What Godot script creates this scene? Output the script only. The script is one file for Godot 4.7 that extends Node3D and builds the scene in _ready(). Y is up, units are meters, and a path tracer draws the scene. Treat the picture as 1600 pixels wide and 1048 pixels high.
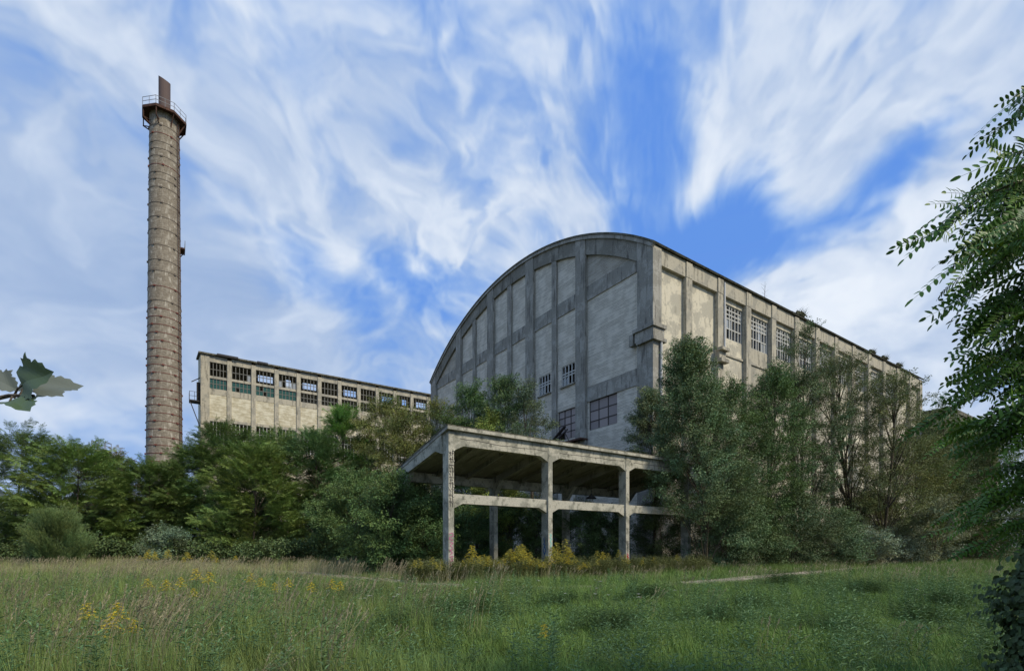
extends Node3D
# An abandoned arched concrete hall, a long factory block and a brick chimney behind a meadow.
const F := 782.0
const EYE := 1.65
const TURN := 0.5969
var rng := RandomNumberGenerator.new()
var names := {}
var M := {}
var U := Vector3(cos(TURN), 0, -sin(TURN))
var V := Vector3(-sin(TURN), 0, -cos(TURN))

# ---------------------------------------------------------------- mesh collecting
class MB:
	var v := PackedVector3Array()
	var n := PackedVector3Array()
	var c := PackedColorArray()
	var i := PackedInt32Array()
	var tint := Color(1, 1, 1)
	func tri(a: Vector3, b: Vector3, d: Vector3) -> void:
		var nn := (d - a).cross(b - a).normalized()
		var k := v.size()
		v.push_back(a); v.push_back(b); v.push_back(d)
		n.push_back(nn); n.push_back(nn); n.push_back(nn)
		c.push_back(tint); c.push_back(tint); c.push_back(tint)
		i.push_back(k); i.push_back(k + 1); i.push_back(k + 2)
	func quad(a: Vector3, b: Vector3, d: Vector3, e: Vector3) -> void:
		tri(a, b, d)
		tri(a, d, e)
	func hexa(p: Array) -> void:   # p[0..3] bottom, p[4..7] top, each going round
		quad(p[0], p[1], p[2], p[3]); quad(p[7], p[6], p[5], p[4])
		for k in 4:
			var m := (k + 1) % 4
			quad(p[k], p[k + 4], p[m + 4], p[m])
	func box(a: Vector3, b: Vector3) -> void:
		var lo := Vector3(minf(a.x, b.x), minf(a.y, b.y), minf(a.z, b.z))
		var hi := Vector3(maxf(a.x, b.x), maxf(a.y, b.y), maxf(a.z, b.z))
		hexa([Vector3(lo.x, lo.y, lo.z), Vector3(lo.x, lo.y, hi.z), Vector3(hi.x, lo.y, hi.z), Vector3(hi.x, lo.y, lo.z),
			Vector3(lo.x, hi.y, lo.z), Vector3(lo.x, hi.y, hi.z), Vector3(hi.x, hi.y, hi.z), Vector3(hi.x, hi.y, lo.z)])
	func bar(a: Vector3, b: Vector3, w: float, h: float, up := Vector3.UP) -> void:
		var d := (b - a).normalized()
		var s := d.cross(up)
		s = s.normalized() if s.length() > 0.01 else Vector3.RIGHT
		var t := s.cross(d).normalized()
		s *= w * 0.5
		t *= h * 0.5
		hexa([a - s - t, a + s - t, b + s - t, b - s - t, a - s + t, a + s + t, b + s + t, b - s + t])
	func prism_x(poly: PackedVector2Array, x0: float, x1: float) -> void:   # poly holds (z, y)
		var t := Geometry2D.triangulate_polygon(poly)
		for k in range(0, t.size(), 3):
			var a := poly[t[k]]; var b := poly[t[k + 1]]; var d := poly[t[k + 2]]
			tri(Vector3(x0, a.y, a.x), Vector3(x0, b.y, b.x), Vector3(x0, d.y, d.x))
			tri(Vector3(x1, d.y, d.x), Vector3(x1, b.y, b.x), Vector3(x1, a.y, a.x))
		for k in poly.size():
			var a := poly[k]; var b := poly[(k + 1) % poly.size()]
			quad(Vector3(x0, a.y, a.x), Vector3(x1, a.y, a.x), Vector3(x1, b.y, b.x), Vector3(x0, b.y, b.x))
	func prism_z(poly: PackedVector2Array, z0: float, z1: float) -> void:   # poly holds (x, y)
		var t := Geometry2D.triangulate_polygon(poly)
		for k in range(0, t.size(), 3):
			var a := poly[t[k]]; var b := poly[t[k + 1]]; var d := poly[t[k + 2]]
			tri(Vector3(a.x, a.y, z0), Vector3(b.x, b.y, z0), Vector3(d.x, d.y, z0))
			tri(Vector3(d.x, d.y, z1), Vector3(b.x, b.y, z1), Vector3(a.x, a.y, z1))
		for k in poly.size():
			var a := poly[k]; var b := poly[(k + 1) % poly.size()]
			quad(Vector3(a.x, a.y, z0), Vector3(a.x, a.y, z1), Vector3(b.x, b.y, z1), Vector3(b.x, b.y, z0))
	func tube(p: PackedVector3Array, r: PackedFloat32Array, sides := 6) -> void:
		var side := Vector3.ZERO
		var first := v.size()
		for k in p.size():
			var d: Vector3 = (p[mini(k + 1, p.size() - 1)] - p[maxi(k - 1, 0)]).normalized()
			if side == Vector3.ZERO:
				side = d.cross(Vector3.UP if absf(d.y) < 0.9 else Vector3.RIGHT).normalized()
			side = (side - d * side.dot(d)).normalized()
			var up := side.cross(d)
			for s in sides:
				var a := TAU * s / sides
				var nn := side * cos(a) + up * sin(a)
				v.push_back(p[k] + nn * r[k]); n.push_back(nn); c.push_back(tint)
		for k in p.size() - 1:
			for s in sides:
				var a := first + k * sides + s
				var b := first + k * sides + (s + 1) % sides
				i.append_array(PackedInt32Array([a, b, b + sides, a, b + sides, a + sides]))
	func add(o: MB, t: Transform3D) -> void:
		var k := v.size()
		for q in o.v.size():
			v.push_back(t * o.v[q]); n.push_back((t.basis * o.n[q]).normalized()); c.push_back(o.c[q] * tint)
		for q in o.i:
			i.push_back(q + k)
	func mesh() -> ArrayMesh:
		var a := []
		a.resize(Mesh.ARRAY_MAX)
		a[Mesh.ARRAY_VERTEX] = v; a[Mesh.ARRAY_NORMAL] = n; a[Mesh.ARRAY_COLOR] = c; a[Mesh.ARRAY_INDEX] = i
		var m := ArrayMesh.new()
		m.add_surface_from_arrays(Mesh.PRIMITIVE_TRIANGLES, a)
		return m

# ---------------------------------------------------------------- scene tree helpers
func numbered(called: String) -> String:
	names[called] = names.get(called, -1) + 1
	return called if names[called] == 0 else "%s_%03d" % [called, names[called]]

func tag(o: Node3D, label: String, category: String, group := "", kind := "") -> Node3D:
	if label: o.set_meta("label", label)
	if category: o.set_meta("category", category)
	if group: o.set_meta("group", group)
	if kind: o.set_meta("kind", kind)
	return o

func thing(called: String, label: String, category: String, at := Vector3.ZERO, turn := 0.0, group := "") -> Node3D:
	var o := Node3D.new()
	o.name = numbered(called)
	add_child(o)
	o.position = at
	o.rotation.y = turn
	return tag(o, label, category, group)

func part(called: String, mesh: Mesh, m: Material, parent: Node, at := Transform3D()) -> MeshInstance3D:
	var o := MeshInstance3D.new()
	o.name = called
	o.mesh = mesh
	o.material_override = m
	o.transform = at
	parent.add_child(o, true)
	return o

func holder(called: String, parent: Node) -> Node3D:
	var o := Node3D.new()
	o.name = called
	parent.add_child(o, true)
	return o

func many(called: String, mesh: Mesh, m: Material, parent: Node, where: Array, tints: PackedColorArray) -> MultiMeshInstance3D:
	var mm := MultiMesh.new()
	mm.transform_format = MultiMesh.TRANSFORM_3D
	mm.use_colors = true
	mm.mesh = mesh
	mm.instance_count = where.size()
	for k in where.size():
		mm.set_instance_transform(k, where[k])
		mm.set_instance_color(k, tints[k])
	var o := MultiMeshInstance3D.new()
	o.name = called
	o.multimesh = mm
	o.material_override = m
	parent.add_child(o, true)
	return o

func P(px: float, py: float, z: float) -> Vector3:
	return Vector3((px - 800.0) / F * z, EYE + (852.0 - py) / F * z, -z)

func G(px: float, z: float) -> Vector3:
	return Vector3((px - 800.0) / F * z, 0, -z)

func rf(a: float, b: float) -> float:
	return rng.randf_range(a, b)

# ---------------------------------------------------------------- materials
func mat(c: Color, rough := 0.9, spec := 0.4) -> StandardMaterial3D:
	var m := StandardMaterial3D.new()
	m.albedo_color = c.linear_to_srgb()
	m.roughness = rough
	m.metallic_specular = spec
	m.cull_mode = BaseMaterial3D.CULL_DISABLED
	return m

func layer(size: Vector2i, sd: int, freq: float, oct := 4, kind := FastNoiseLite.TYPE_SIMPLEX_SMOOTH, stretch := Vector2i(1, 1)) -> PackedByteArray:
	var f := FastNoiseLite.new()
	f.seed = sd
	f.frequency = freq
	f.noise_type = kind
	f.fractal_octaves = oct
	var im := f.get_seamless_image(size.x / stretch.x, size.y / stretch.y)
	im.convert(Image.FORMAT_L8)
	if stretch != Vector2i(1, 1):
		im.resize(size.x, size.y, Image.INTERPOLATE_CUBIC)
	return im.get_data()

func to_tex(size: Vector2i, d: PackedByteArray) -> ImageTexture:
	return ImageTexture.create_from_image(Image.create_from_data(size.x, size.y, false, Image.FORMAT_RGB8, d))

func grey_tex(size: Vector2i, d: PackedByteArray) -> ImageTexture:
	return ImageTexture.create_from_image(Image.create_from_data(size.x, size.y, false, Image.FORMAT_L8, d))

func tri_mat(t: Texture2D, metres: float, relief: Texture2D = null, deep := 1.0, tint := Color(1, 1, 1), world := false) -> StandardMaterial3D:
	var m := mat(Color(1, 1, 1), 0.92, 0.3)
	m.albedo_color = tint
	m.albedo_texture = t
	m.uv1_triplanar = true
	m.uv1_world_triplanar = world
	m.uv1_triplanar_sharpness = 8.0
	m.uv1_scale = Vector3.ONE / metres
	if relief:
		m.heightmap_enabled = true
		m.heightmap_texture = relief
		m.heightmap_scale = deep
	return m

func sm(a: float, b: float, x: float) -> float:
	var t := clampf((x - a) / (b - a), 0.0, 1.0)
	return t * t * (3.0 - 2.0 * t)

# a two-tone surface: tone a, tone b where the blotch layer is high, dark streaks and fine speckle
func surface_tex(sd: int, a: Color, b: Color, dark: Color, share: float, hard: float, streak: float, speck: float, flow := Vector2i(1, 8), n := 512) -> Array:
	var s := Vector2i(n, n)
	var big := layer(s, sd, 0.008 * 512.0 / n, 5)
	var run := layer(s, sd + 1, 0.03 * 512.0 / n, 3, FastNoiseLite.TYPE_SIMPLEX_SMOOTH, flow)
	var fine := layer(s, sd + 2, 0.16, 3)
	var mid := layer(s, sd + 3, 0.035, 4)
	var out := PackedByteArray()
	out.resize(n * n * 3)
	var rel := PackedByteArray()
	rel.resize(n * n)
	for k in n * n:
		var f := fine[k] / 255.0
		var q := mid[k] / 255.0
		var w := big[k] / 255.0 * 0.7 + q * 0.3 + (f - 0.5) * 0.25
		var t := sm(share - hard, share + hard, w)
		var col := a.lerp(b, t)
		var r := run[k] / 255.0
		col = col.lerp(dark, streak * sm(0.55, 0.85, r * 0.75 + q * 0.25))
		col = col * (1.0 + speck * (f - 0.5) * 2.0 + 0.25 * speck * (q - 0.5))
		out[k * 3] = clampi(int(col.r * 255.0), 0, 255)
		out[k * 3 + 1] = clampi(int(col.g * 255.0), 0, 255)
		out[k * 3 + 2] = clampi(int(col.b * 255.0), 0, 255)
		rel[k] = clampi(int(90.0 + 60.0 * f + 60.0 * t), 0, 255)
	return [to_tex(s, out), grey_tex(s, rel)]

# brickwork seen from far: courses and stretchers of slightly different tone, thin sunken joints
func brick_tex(sd: int, a: Color, b: Color, joint: Color, wash: Color, wash_share: float, nx: int, ny: int, speck := 0.12, flow := Vector2i(16, 1)) -> Array:
	var n := 512
	var s := Vector2i(n, n)
	var big := layer(s, sd, 0.008, 5)
	var fine := layer(s, sd + 2, 0.13, 3)
	var rows := layer(s, sd + 3, 0.05, 3, FastNoiseLite.TYPE_SIMPLEX_SMOOTH, flow)
	var out := PackedByteArray()
	out.resize(n * n * 3)
	var rel := PackedByteArray()
	rel.resize(n * n)
	var r := RandomNumberGenerator.new()
	r.seed = sd
	var tone := PackedFloat32Array()
	for k in nx * ny:
		tone.push_back(r.randf())
	var bw := float(n) / nx
	var bh := float(n) / ny
	for y in n:
		var row := int(y / bh)
		var fy := y / bh - row
		for x in n:
			var k := y * n + x
			var xx := fposmod(x / bw + 0.5 * (row % 2), nx)
			var bx := int(xx)
			var fx := xx - bx
			var f := fine[k] / 255.0
			var col := a.lerp(b, tone[row * nx + bx])
			var edge := fy < 0.16 or fx * bw < 0.16 * bh
			var w := big[k] / 255.0 * 0.5 + rows[k] / 255.0 * 0.5 + (f - 0.5) * 0.35
			if edge:
				col = joint
			col = col.lerp(wash, sm(wash_share + 0.16, wash_share - 0.16, w) * (0.75 if edge else 0.9))
			col = col * (1.0 + speck * (f - 0.5) * 2.0)
			out[k * 3] = clampi(int(col.r * 255.0), 0, 255)
			out[k * 3 + 1] = clampi(int(col.g * 255.0), 0, 255)
			out[k * 3 + 2] = clampi(int(col.b * 255.0), 0, 255)
			rel[k] = 40 if edge else clampi(int(150.0 + 60.0 * (f - 0.5) + 70.0 * (tone[row * nx + bx] - 0.5)), 0, 255)
	return [to_tex(s, out), grey_tex(s, rel)]

func make_materials() -> void:
	var t: Array
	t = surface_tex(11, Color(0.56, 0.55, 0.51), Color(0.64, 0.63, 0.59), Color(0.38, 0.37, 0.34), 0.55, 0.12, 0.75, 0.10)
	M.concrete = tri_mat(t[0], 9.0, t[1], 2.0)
	M.rib = tri_mat(t[0], 11.0, t[1], 2.0, Color(0.88, 0.88, 0.87))
	t = surface_tex(21, Color(0.70, 0.675, 0.60), Color(0.61, 0.595, 0.54), Color(0.42, 0.405, 0.36), 0.55, 0.10, 0.6, 0.10)
	M.warm_concrete = tri_mat(t[0], 8.0, t[1], 2.0)
	t = surface_tex(31, Color(0.82, 0.79, 0.70), Color(0.70, 0.68, 0.61), Color(0.53, 0.515, 0.46), 0.50, 0.07, 0.45, 0.10, Vector2i(1, 4), 768)
	M.plaster = tri_mat(t[0], 9.0, t[1], 1.5)
	t = surface_tex(41, Color(0.70, 0.685, 0.62), Color(0.56, 0.555, 0.50), Color(0.30, 0.30, 0.26), 0.55, 0.08, 0.55, 0.16, Vector2i(1, 2))
	M.pale_concrete = tri_mat(t[0], 5.3, t[1], 2.0)
	t = surface_tex(51, Color(0.44, 0.43, 0.38), Color(0.35, 0.34, 0.29), Color(0.16, 0.17, 0.10), 0.5, 0.1, 0.5, 0.2)
	M.roofing = tri_mat(t[0], 5.0, t[1], 2.0)
	t = surface_tex(61, Color(0.40, 0.29, 0.24), Color(0.30, 0.23, 0.20), Color(0.14, 0.11, 0.10), 0.5, 0.1, 0.5, 0.2)
	M.rust = tri_mat(t[0], 2.0)
	M.red_steel = mat(Color(0.17, 0.06, 0.045), 0.8)
	M.flue_steel = mat(Color(0.115, 0.082, 0.072), 0.8)
	M.old_steel = mat(Color(0.15, 0.125, 0.10), 0.85)
	M.dark_steel = mat(Color(0.035, 0.033, 0.032), 0.7)
	M.rail = mat(Color(0.22, 0.23, 0.24), 0.6)
	t = brick_tex(71, Color(0.735, 0.71, 0.645), Color(0.80, 0.775, 0.71), Color(0.62, 0.60, 0.545), Color(0.86, 0.835, 0.77), 0.48, 16, 44, 0.10)
	M.white_brick = tri_mat(t[0], 6.4, t[1], 2.2)
	M.grey_brick = tri_mat(t[0], 6.4, t[1], 2.2, Color(0.84, 0.84, 0.84))
	t = brick_tex(81, Color(0.70, 0.66, 0.55), Color(0.80, 0.77, 0.66), Color(0.60, 0.57, 0.48), Color(0.86, 0.84, 0.75), 0.46, 15, 42, 0.13)
	M.beige_brick = tri_mat(t[0], 5.2, t[1], 2.0)
	t = brick_tex(91, Color(0.46, 0.425, 0.37), Color(0.60, 0.565, 0.50), Color(0.50, 0.47, 0.42), Color(0.78, 0.76, 0.70), 0.31, 16, 44, 0.16, Vector2i(1, 10))
	M.chimney_brick = tri_mat(t[0], 4.4, t[1], 2.0)
	M.lattice = mat(Color(0.48, 0.48, 0.44), 0.85)
	M.dark_lattice = mat(Color(0.16, 0.16, 0.14), 0.8)
	M.window_iron = mat(Color(0.06, 0.05, 0.045), 0.8)
	M.dusty_pane = mat(Color(0.33, 0.285, 0.265), 0.6)
	M.dusty_pane_b = mat(Color(0.27, 0.235, 0.22), 0.6)
	M.green_pane = mat(Color(0.015, 0.075, 0.055), 0.25, 0.5)
	var g := mat(Color(0.75, 0.8, 0.8), 0.1, 0.5)
	g.transparency = BaseMaterial3D.TRANSPARENCY_ALPHA
	g.albedo_color.a = 0.25
	M.glass = g
	M.pipe = mat(Color(0.5, 0.5, 0.48), 0.6)
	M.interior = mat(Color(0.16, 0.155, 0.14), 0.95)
	t = surface_tex(101, Color(0.23, 0.25, 0.12), Color(0.30, 0.28, 0.17), Color(0.15, 0.16, 0.09), 0.5, 0.15, 0.4, 0.35)
	M.ground = tri_mat(t[0], 7.0, t[1], 3.0, Color(1, 1, 1), true)
	t = surface_tex(111, Color(0.62, 0.58, 0.50), Color(0.52, 0.50, 0.42), Color(0.36, 0.36, 0.26), 0.55, 0.1, 0.5, 0.22, Vector2i(1, 1))
	M.path = tri_mat(t[0], 3.0, t[1], 2.0, Color(1, 1, 1), true)
	var bark := surface_tex(121, Color(0.30, 0.27, 0.22), Color(0.42, 0.39, 0.33), Color(0.14, 0.12, 0.10), 0.5, 0.1, 0.6, 0.2)
	M.bark = tri_mat(bark[0], 1.2, bark[1], 1.0)
	M.pale_bark = tri_mat(bark[0], 1.5, bark[1], 1.0, Color(1, 1, 0.96))
	M.leaf = leaf_mat(0.55, 0.5)
	M.near_leaf = leaf_mat(0.45, 0.5)
	M.blade = leaf_mat(0.6, 0.45)
	M.flower = leaf_mat(0.8, 0.4)

func leaf_mat(rough: float, back: float) -> StandardMaterial3D:
	var m := mat(Color(1, 1, 1), rough, 0.35)
	m.vertex_color_use_as_albedo = true
	m.backlight_enabled = true
	m.backlight = Color(back, back, back * 0.7)
	return m

# ---------------------------------------------------------------- main
func _ready() -> void:
	rng.seed = 20240
	var cam := Camera3D.new()
	cam.name = "camera"
	add_child(cam)
	cam.position = Vector3(0, EYE, 0)
	cam.projection = Camera3D.PROJECTION_FRUSTUM
	cam.near = 0.1
	cam.far = 2000.0
	cam.size = 0.1 * 1048.0 / F
	cam.frustum_offset = Vector2(0, 0.1 * (852.0 - 524.0) / F)
	cam.current = true
	var env := Environment.new()
	env.background_mode = Environment.BG_SKY
	env.tonemap_mode = Environment.TONE_MAPPER_LINEAR
	env.tonemap_exposure = 1.5
	env.background_energy_multiplier = 0.77
	env.sdfgi_enabled = true
	env.ssao_enabled = true
	env.ssil_enabled = true
	var sky := Sky.new()
	var ps := PanoramaSkyMaterial.new()
	ps.panorama = make_sky()
	sky.sky_material = ps
	env.sky = sky
	var we := WorldEnvironment.new()
	we.name = "environment"
	we.environment = env
	add_child(we)
	var sun := DirectionalLight3D.new()
	sun.name = "sun"
	add_child(sun)
	sun.light_energy = 0.75
	sun.light_angular_distance = 10.0
	sun.light_color = Color(1.0, 0.95, 0.86)
	sun.shadow_enabled = true
	var to_sun := (-V * 0.85 + U * 0.35).normalized() * cos(deg_to_rad(42.0)) + Vector3.UP * sin(deg_to_rad(42.0))
	sun.look_at_from_position(to_sun * 100.0, Vector3.ZERO)
	make_materials()
	print("materials ", Time.get_ticks_msec())
	ground()
	hall()
	canopy()
	factory()
	chimney()
	far_ruin()
	print("buildings ", Time.get_ticks_msec())
	make_sprigs()
	trees()
	print("trees ", Time.get_ticks_msec())
	near_trees()
	meadow()
	print("meadow ", Time.get_ticks_msec())
	flowers()
	small_things()
	print("done ", Time.get_ticks_msec())

# ---------------------------------------------------------------- sky: cirrus drawn out in a fan, a heavier bank low down, blue gaps
func sky_spot(px: float, py: float) -> Vector3:
	return Vector3((px - 800.0) / F, (852.0 - py) / F, -1.0).normalized()

func make_sky() -> ImageTexture:
	var w := 2304
	var h := 1152
	var d := PackedByteArray()
	d.resize(w * h * 3)
	var na := FastNoiseLite.new(); na.seed = 3; na.frequency = 1.0; na.fractal_octaves = 4
	var nb := FastNoiseLite.new(); nb.seed = 8; nb.frequency = 1.0; nb.fractal_octaves = 5; nb.fractal_gain = 0.45
	var nc := FastNoiseLite.new(); nc.seed = 15; nc.frequency = 1.0; nc.fractal_octaves = 3
	var nd := FastNoiseLite.new(); nd.seed = 21; nd.frequency = 1.0; nd.fractal_octaves = 6; nd.fractal_gain = 0.52
	# centre, half-width along / across in radians, tilt in degrees, strength (negative opens a blue gap), whiteness
	var spots := []
	for s in SKY_SPOTS:
		var c := sky_spot(s[0], s[1])
		var right := Vector3.UP.cross(-c).normalized() * -1.0
		right = c.cross(Vector3.UP).normalized()
		var up := right.cross(c)
		var a := deg_to_rad(s[4])
		var k: float = F / cos(atan((s[0] - 800.0) / F))
		spots.append([c, (right * cos(a) + up * sin(a)) / (s[2] / k), (up * cos(a) - right * sin(a)) / (s[3] / k), s[5], s[6]])
	var fan := sky_spot(1010, 545)
	var fx := fan.cross(Vector3.UP).normalized()
	var fy := fx.cross(fan)
	# slow parts first, on a coarse grid: bending of the streaks, the single clouds and gaps
	var st := 8
	var gw := w / st
	var gh := h / 2 / st + 2
	var gx := PackedFloat32Array(); var gy := PackedFloat32Array(); var gd := PackedFloat32Array(); var gl := PackedFloat32Array()
	for y in gh:
		var el := PI * (0.5 - float(y * st) / h)
		for x in gw:
			var az := TAU * float(x * st) / w
			var dir := Vector3(sin(az) * cos(el), sin(el), -cos(az) * cos(el))
			var wa := nc.get_noise_3dv(dir * 2.2)
			var wb := nc.get_noise_3dv(dir * 2.2 + Vector3(9, 4, 1))
			var q := dir + Vector3(wa, wb * 0.6, -wa) * 0.10 + Vector3(nb.get_noise_3dv(dir * 6.0), nb.get_noise_3dv(dir * 6.0 + Vector3(3, 3, 3)), 0) * 0.05
			var de := 0.30 * exp(-maxf(el, 0.0) * 4.5)
			var wh := 0.0
			if dir.z < 0.3:
				for s in spots:
					if dir.dot(s[0]) > 0.75:
						var a: float = (q - s[0]).dot(s[1])
						var b: float = (q - s[0]).dot(s[2])
						var g := exp(-(a * a + b * b))
						de += s[3] * g
						wh += s[4] * g
			gx.push_back(wa); gy.push_back(wb); gd.push_back(de); gl.push_back(wh)
	for y in h / 2 + 4:
		var el := PI * (0.5 - (y + 0.5) / h)
		var cy := minf(float(y) / st, gh - 1.001)
		var y0 := int(cy)
		var ty := cy - y0
		var sy := sin(el); var cl := cos(el)
		var high := sqrt(clampf(el / 1.1, 0.0, 1.0))
		var blue := Color(0.46, 0.63, 0.87).lerp(Color(0.33, 0.52, 0.84), high)
		for x in w:
			var az := TAU * (x + 0.5) / w
			var dir := Vector3(sin(az) * cl, sy, -cos(az) * cl)
			var x0 := x / st
			var tx := float(x - x0 * st) / st
			var k0 := y0 * gw + x0
			var k1 := y0 * gw + (x0 + 1) % gw
			var k2 := k0 + gw
			var k3 := k1 + gw
			var wa := lerpf(lerpf(gx[k0], gx[k1], tx), lerpf(gx[k2], gx[k3], tx), ty)
			var wb := lerpf(lerpf(gy[k0], gy[k1], tx), lerpf(gy[k2], gy[k3], tx), ty)
			var de := lerpf(lerpf(gd[k0], gd[k1], tx), lerpf(gd[k2], gd[k3], tx), ty)
			var wh := lerpf(lerpf(gl[k0], gl[k1], tx), lerpf(gl[k2], gl[k3], tx), ty)
			var q := dir + Vector3(wa, wb * 0.6, -wa) * 0.10
			var rr := q - fan * q.dot(fan)
			var rl := 1.0 / maxf(rr.length(), 0.001)
			var ct := rr.dot(fx) * rl
			var sn := rr.dot(fy) * rl
			var ro := acos(clampf(q.dot(fan), -1.0, 1.0))
			var streak := na.get_noise_3d(ct * 1.7 + 0.5 * wb, sn * 1.7, ro * 1.5 + 0.5 * wa)
			var fine := nb.get_noise_3d(ct * 5.0 + 0.8 * wb, sn * 5.0, ro * 3.6 + 5.0)
			var puff := nd.get_noise_3dv(q * 3.4)
			var curl := nd.get_noise_3d(q.x * 8.0 + 1.2 * fine, q.y * 11.0 + 1.2 * puff, q.z * 8.0)
			var dens := 0.59 + 0.32 * streak + 0.20 * fine + 0.30 * puff + 0.34 * curl + de * 1.1
			var white := 0.34 + 0.50 * puff + 0.30 * fine + 0.60 * curl + wh * 0.85
			var t := clampf((dens - 0.02) / 1.08, 0.0, 1.0)
			t = t * t * (3.0 - 2.0 * t)
			var cloud := Color(0.57, 0.66, 0.80).lerp(Color(0.90, 0.92, 0.945), 1.0 / (1.0 + exp(-2.5 * (white - 0.53))))
			var col := blue.lerp(cloud, t * 0.97)
			var k := (y * w + x) * 3
			d[k] = int(col.r * 255.0)
			d[k + 1] = int(col.g * 255.0)
			d[k + 2] = int(col.b * 255.0)
	for k in range((h / 2 + 4) * w * 3, d.size(), 3):
		d[k] = 120; d[k + 1] = 125; d[k + 2] = 115
	return to_tex(Vector2i(w, h), d)

const SKY_SPOTS := [
	[1000, 230, 60, 110, 8, -0.5, 0.0], [1075, 335, 100, 50, -15, -0.5, 0.0], [1130, 375, 130, 60, 0, -0.75, 0.0], [930, 110, 60, 60, 30, -0.25, 0.0],
	[1395, 230, 62, 50, 35, -0.65, 0.0], [1330, 300, 130, 22, 20, -0.4, 0.0], [620, 445, 130, 34, -18, -0.6, 0.0], [1530, 130, 110, 70, 40, 0.4, 0.2],
	[500, 470, 80, 25, -25, -0.3, 0.0], [60, 150, 150, 40, -25, 0.25, -0.2], [390, 340, 120, 30, -25, -0.25, -0.1], [660, 190, 70, 60, -40, 0.35, 0.0],
	[505, 398, 28, 32, 0, 0.7, 0.8], [540, 425, 50, 14, -30, 0.5, 0.4], [690, 450, 26, 11, -15, 0.5, 0.6], [752, 427, 22, 9, -20, 0.6, 0.6],
	[1060, 228, 38, 26, 0, 0.6, 0.6], [1200, 130, 170, 110, 45, 0.45, 0.35], [1420, 130, 150, 40, 40, 0.45, 0.4], [1250, 265, 90, 40, 30, 0.4, 0.3],
	[1330, 450, 230, 75, 15, 0.7, 0.75], [1500, 520, 160, 120, 0, 0.5, 0.35], [180, 120, 220, 60, -25, 0.35, 0.15], [420, 220, 330, 60, -28, 0.25, 0.0],
	[80, 400, 260, 130, -15, 0.5, -0.45], [330, 560, 260, 100, -12, 0.5, -0.45], [830, 250, 60, 150, 10, 0.2, 0.2], [690, 330, 120, 30, -30, 0.35, 0.3],
	[870, 340, 60, 25, 30, 0.35, 0.4], [60, 660, 110, 14, -10, 0.2, 0.5]]

func ground() -> void:
	var b := MB.new()
	b.quad(Vector3(-420, 0, 60), Vector3(-420, 0, -500), Vector3(420, 0, -500), Vector3(420, 0, 60))
	tag(part(numbered("ground"), b.mesh(), M.ground, self), "flat meadow ground under the grass", "ground", "", "structure")
	b = MB.new()
	var pts := path_points()
	for k in pts.size() - 1:
		var a: Vector3 = pts[k]; var c: Vector3 = pts[k + 1]
		var s0: Vector3 = (pts[mini(k + 1, pts.size() - 1)] - pts[maxi(k - 1, 0)]).normalized().cross(Vector3.UP) * (0.45 - a.z * 0.012 + 0.1 * sin(k * 1.7))
		var s1: Vector3 = (pts[mini(k + 2, pts.size() - 1)] - pts[k]).normalized().cross(Vector3.UP) * (0.45 - c.z * 0.012 + 0.1 * sin((k + 1) * 1.7))
		var up := Vector3(0, 0.006, 0)
		b.quad(a - s0 + up, c - s1 + up, c + s1 + up, a + s0 + up)
	tag(part(numbered("path"), b.mesh(), M.path, self), "narrow trodden sandy path crossing the meadow", "path", "", "structure")

func path_points() -> Array:
	var c := Curve3D.new()
	for p in [[300, 39.0], [440, 31.5], [560, 25.3], [720, 20.6], [900, 19.9], [1085, 22.4], [1200, 26.9], [1300, 32.3], [1400, 40.3], [1480, 51.0], [1530, 62.0]]:
		c.add_point(G(p[0], p[1]))
	for k in c.point_count:
		var t := (c.get_point_position(mini(k + 1, c.point_count - 1)) - c.get_point_position(maxi(k - 1, 0))) * 0.17
		c.set_point_in(k, -t)
		c.set_point_out(k, t)
	var out := []
	var n := int(c.get_baked_length() / 1.2)
	for k in n + 1:
		out.append(c.sample_baked(c.get_baked_length() * k / n))
	return out

# ---------------------------------------------------------------- hall with the arched gable
const HW := 43.6
const HL := 61.7
const BAY := 4.745
const AC := -1.36
func arc(s: float, r: float) -> float:
	return AC + sqrt(maxf(r * r - (s - HW * 0.5) * (s - HW * 0.5), 0.0))

# wall sheet in the gable (x = thickness, s along) under the arch, between two heights, with openings left free
func gable_sheet(s0: float, s1: float, y0: float, y1: float, x0: float, x1: float, openings := []) -> MB:
	var b := MB.new()
	var cuts := [s0, s1]
	var ys := [y0, y1]
	for o in openings:
		cuts.append(o[0]); cuts.append(o[1]); ys.append(o[2]); ys.append(o[3])
	cuts.sort(); ys.sort()
	for i in cuts.size() - 1:
		for j in ys.size() - 1:
			var ca: float = cuts[i]; var cb: float = cuts[i + 1]; var ya: float = ys[j]; var yb: float = ys[j + 1]
			if cb - ca < 0.01 or yb - ya < 0.01:
				continue
			var free := false
			for o in openings:
				if ca >= o[0] - 0.001 and cb <= o[1] + 0.001 and ya >= o[2] - 0.001 and yb <= o[3] + 0.001:
					free = true
			if free:
				continue
			var poly := PackedVector2Array([Vector2(-ca, ya)])
			var top := PackedVector2Array()
			var steps := 6 if yb > 25.5 else 1
			for k in steps + 1:
				var s := lerpf(ca, cb, float(k) / steps)
				top.push_back(Vector2(-s, minf(yb, arc(s, 34.15) + 0.3)))
			if top[0].y <= ya + 0.05 and top[top.size() - 1].y <= ya + 0.05:
				continue
			for k in top.size():
				if top[k].y < ya + 0.02:
					top[k].y = ya + 0.02
			poly.append_array(top)
			poly.push_back(Vector2(-cb, ya))
			b.prism_x(poly, x0, x1)
	return b

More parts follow.
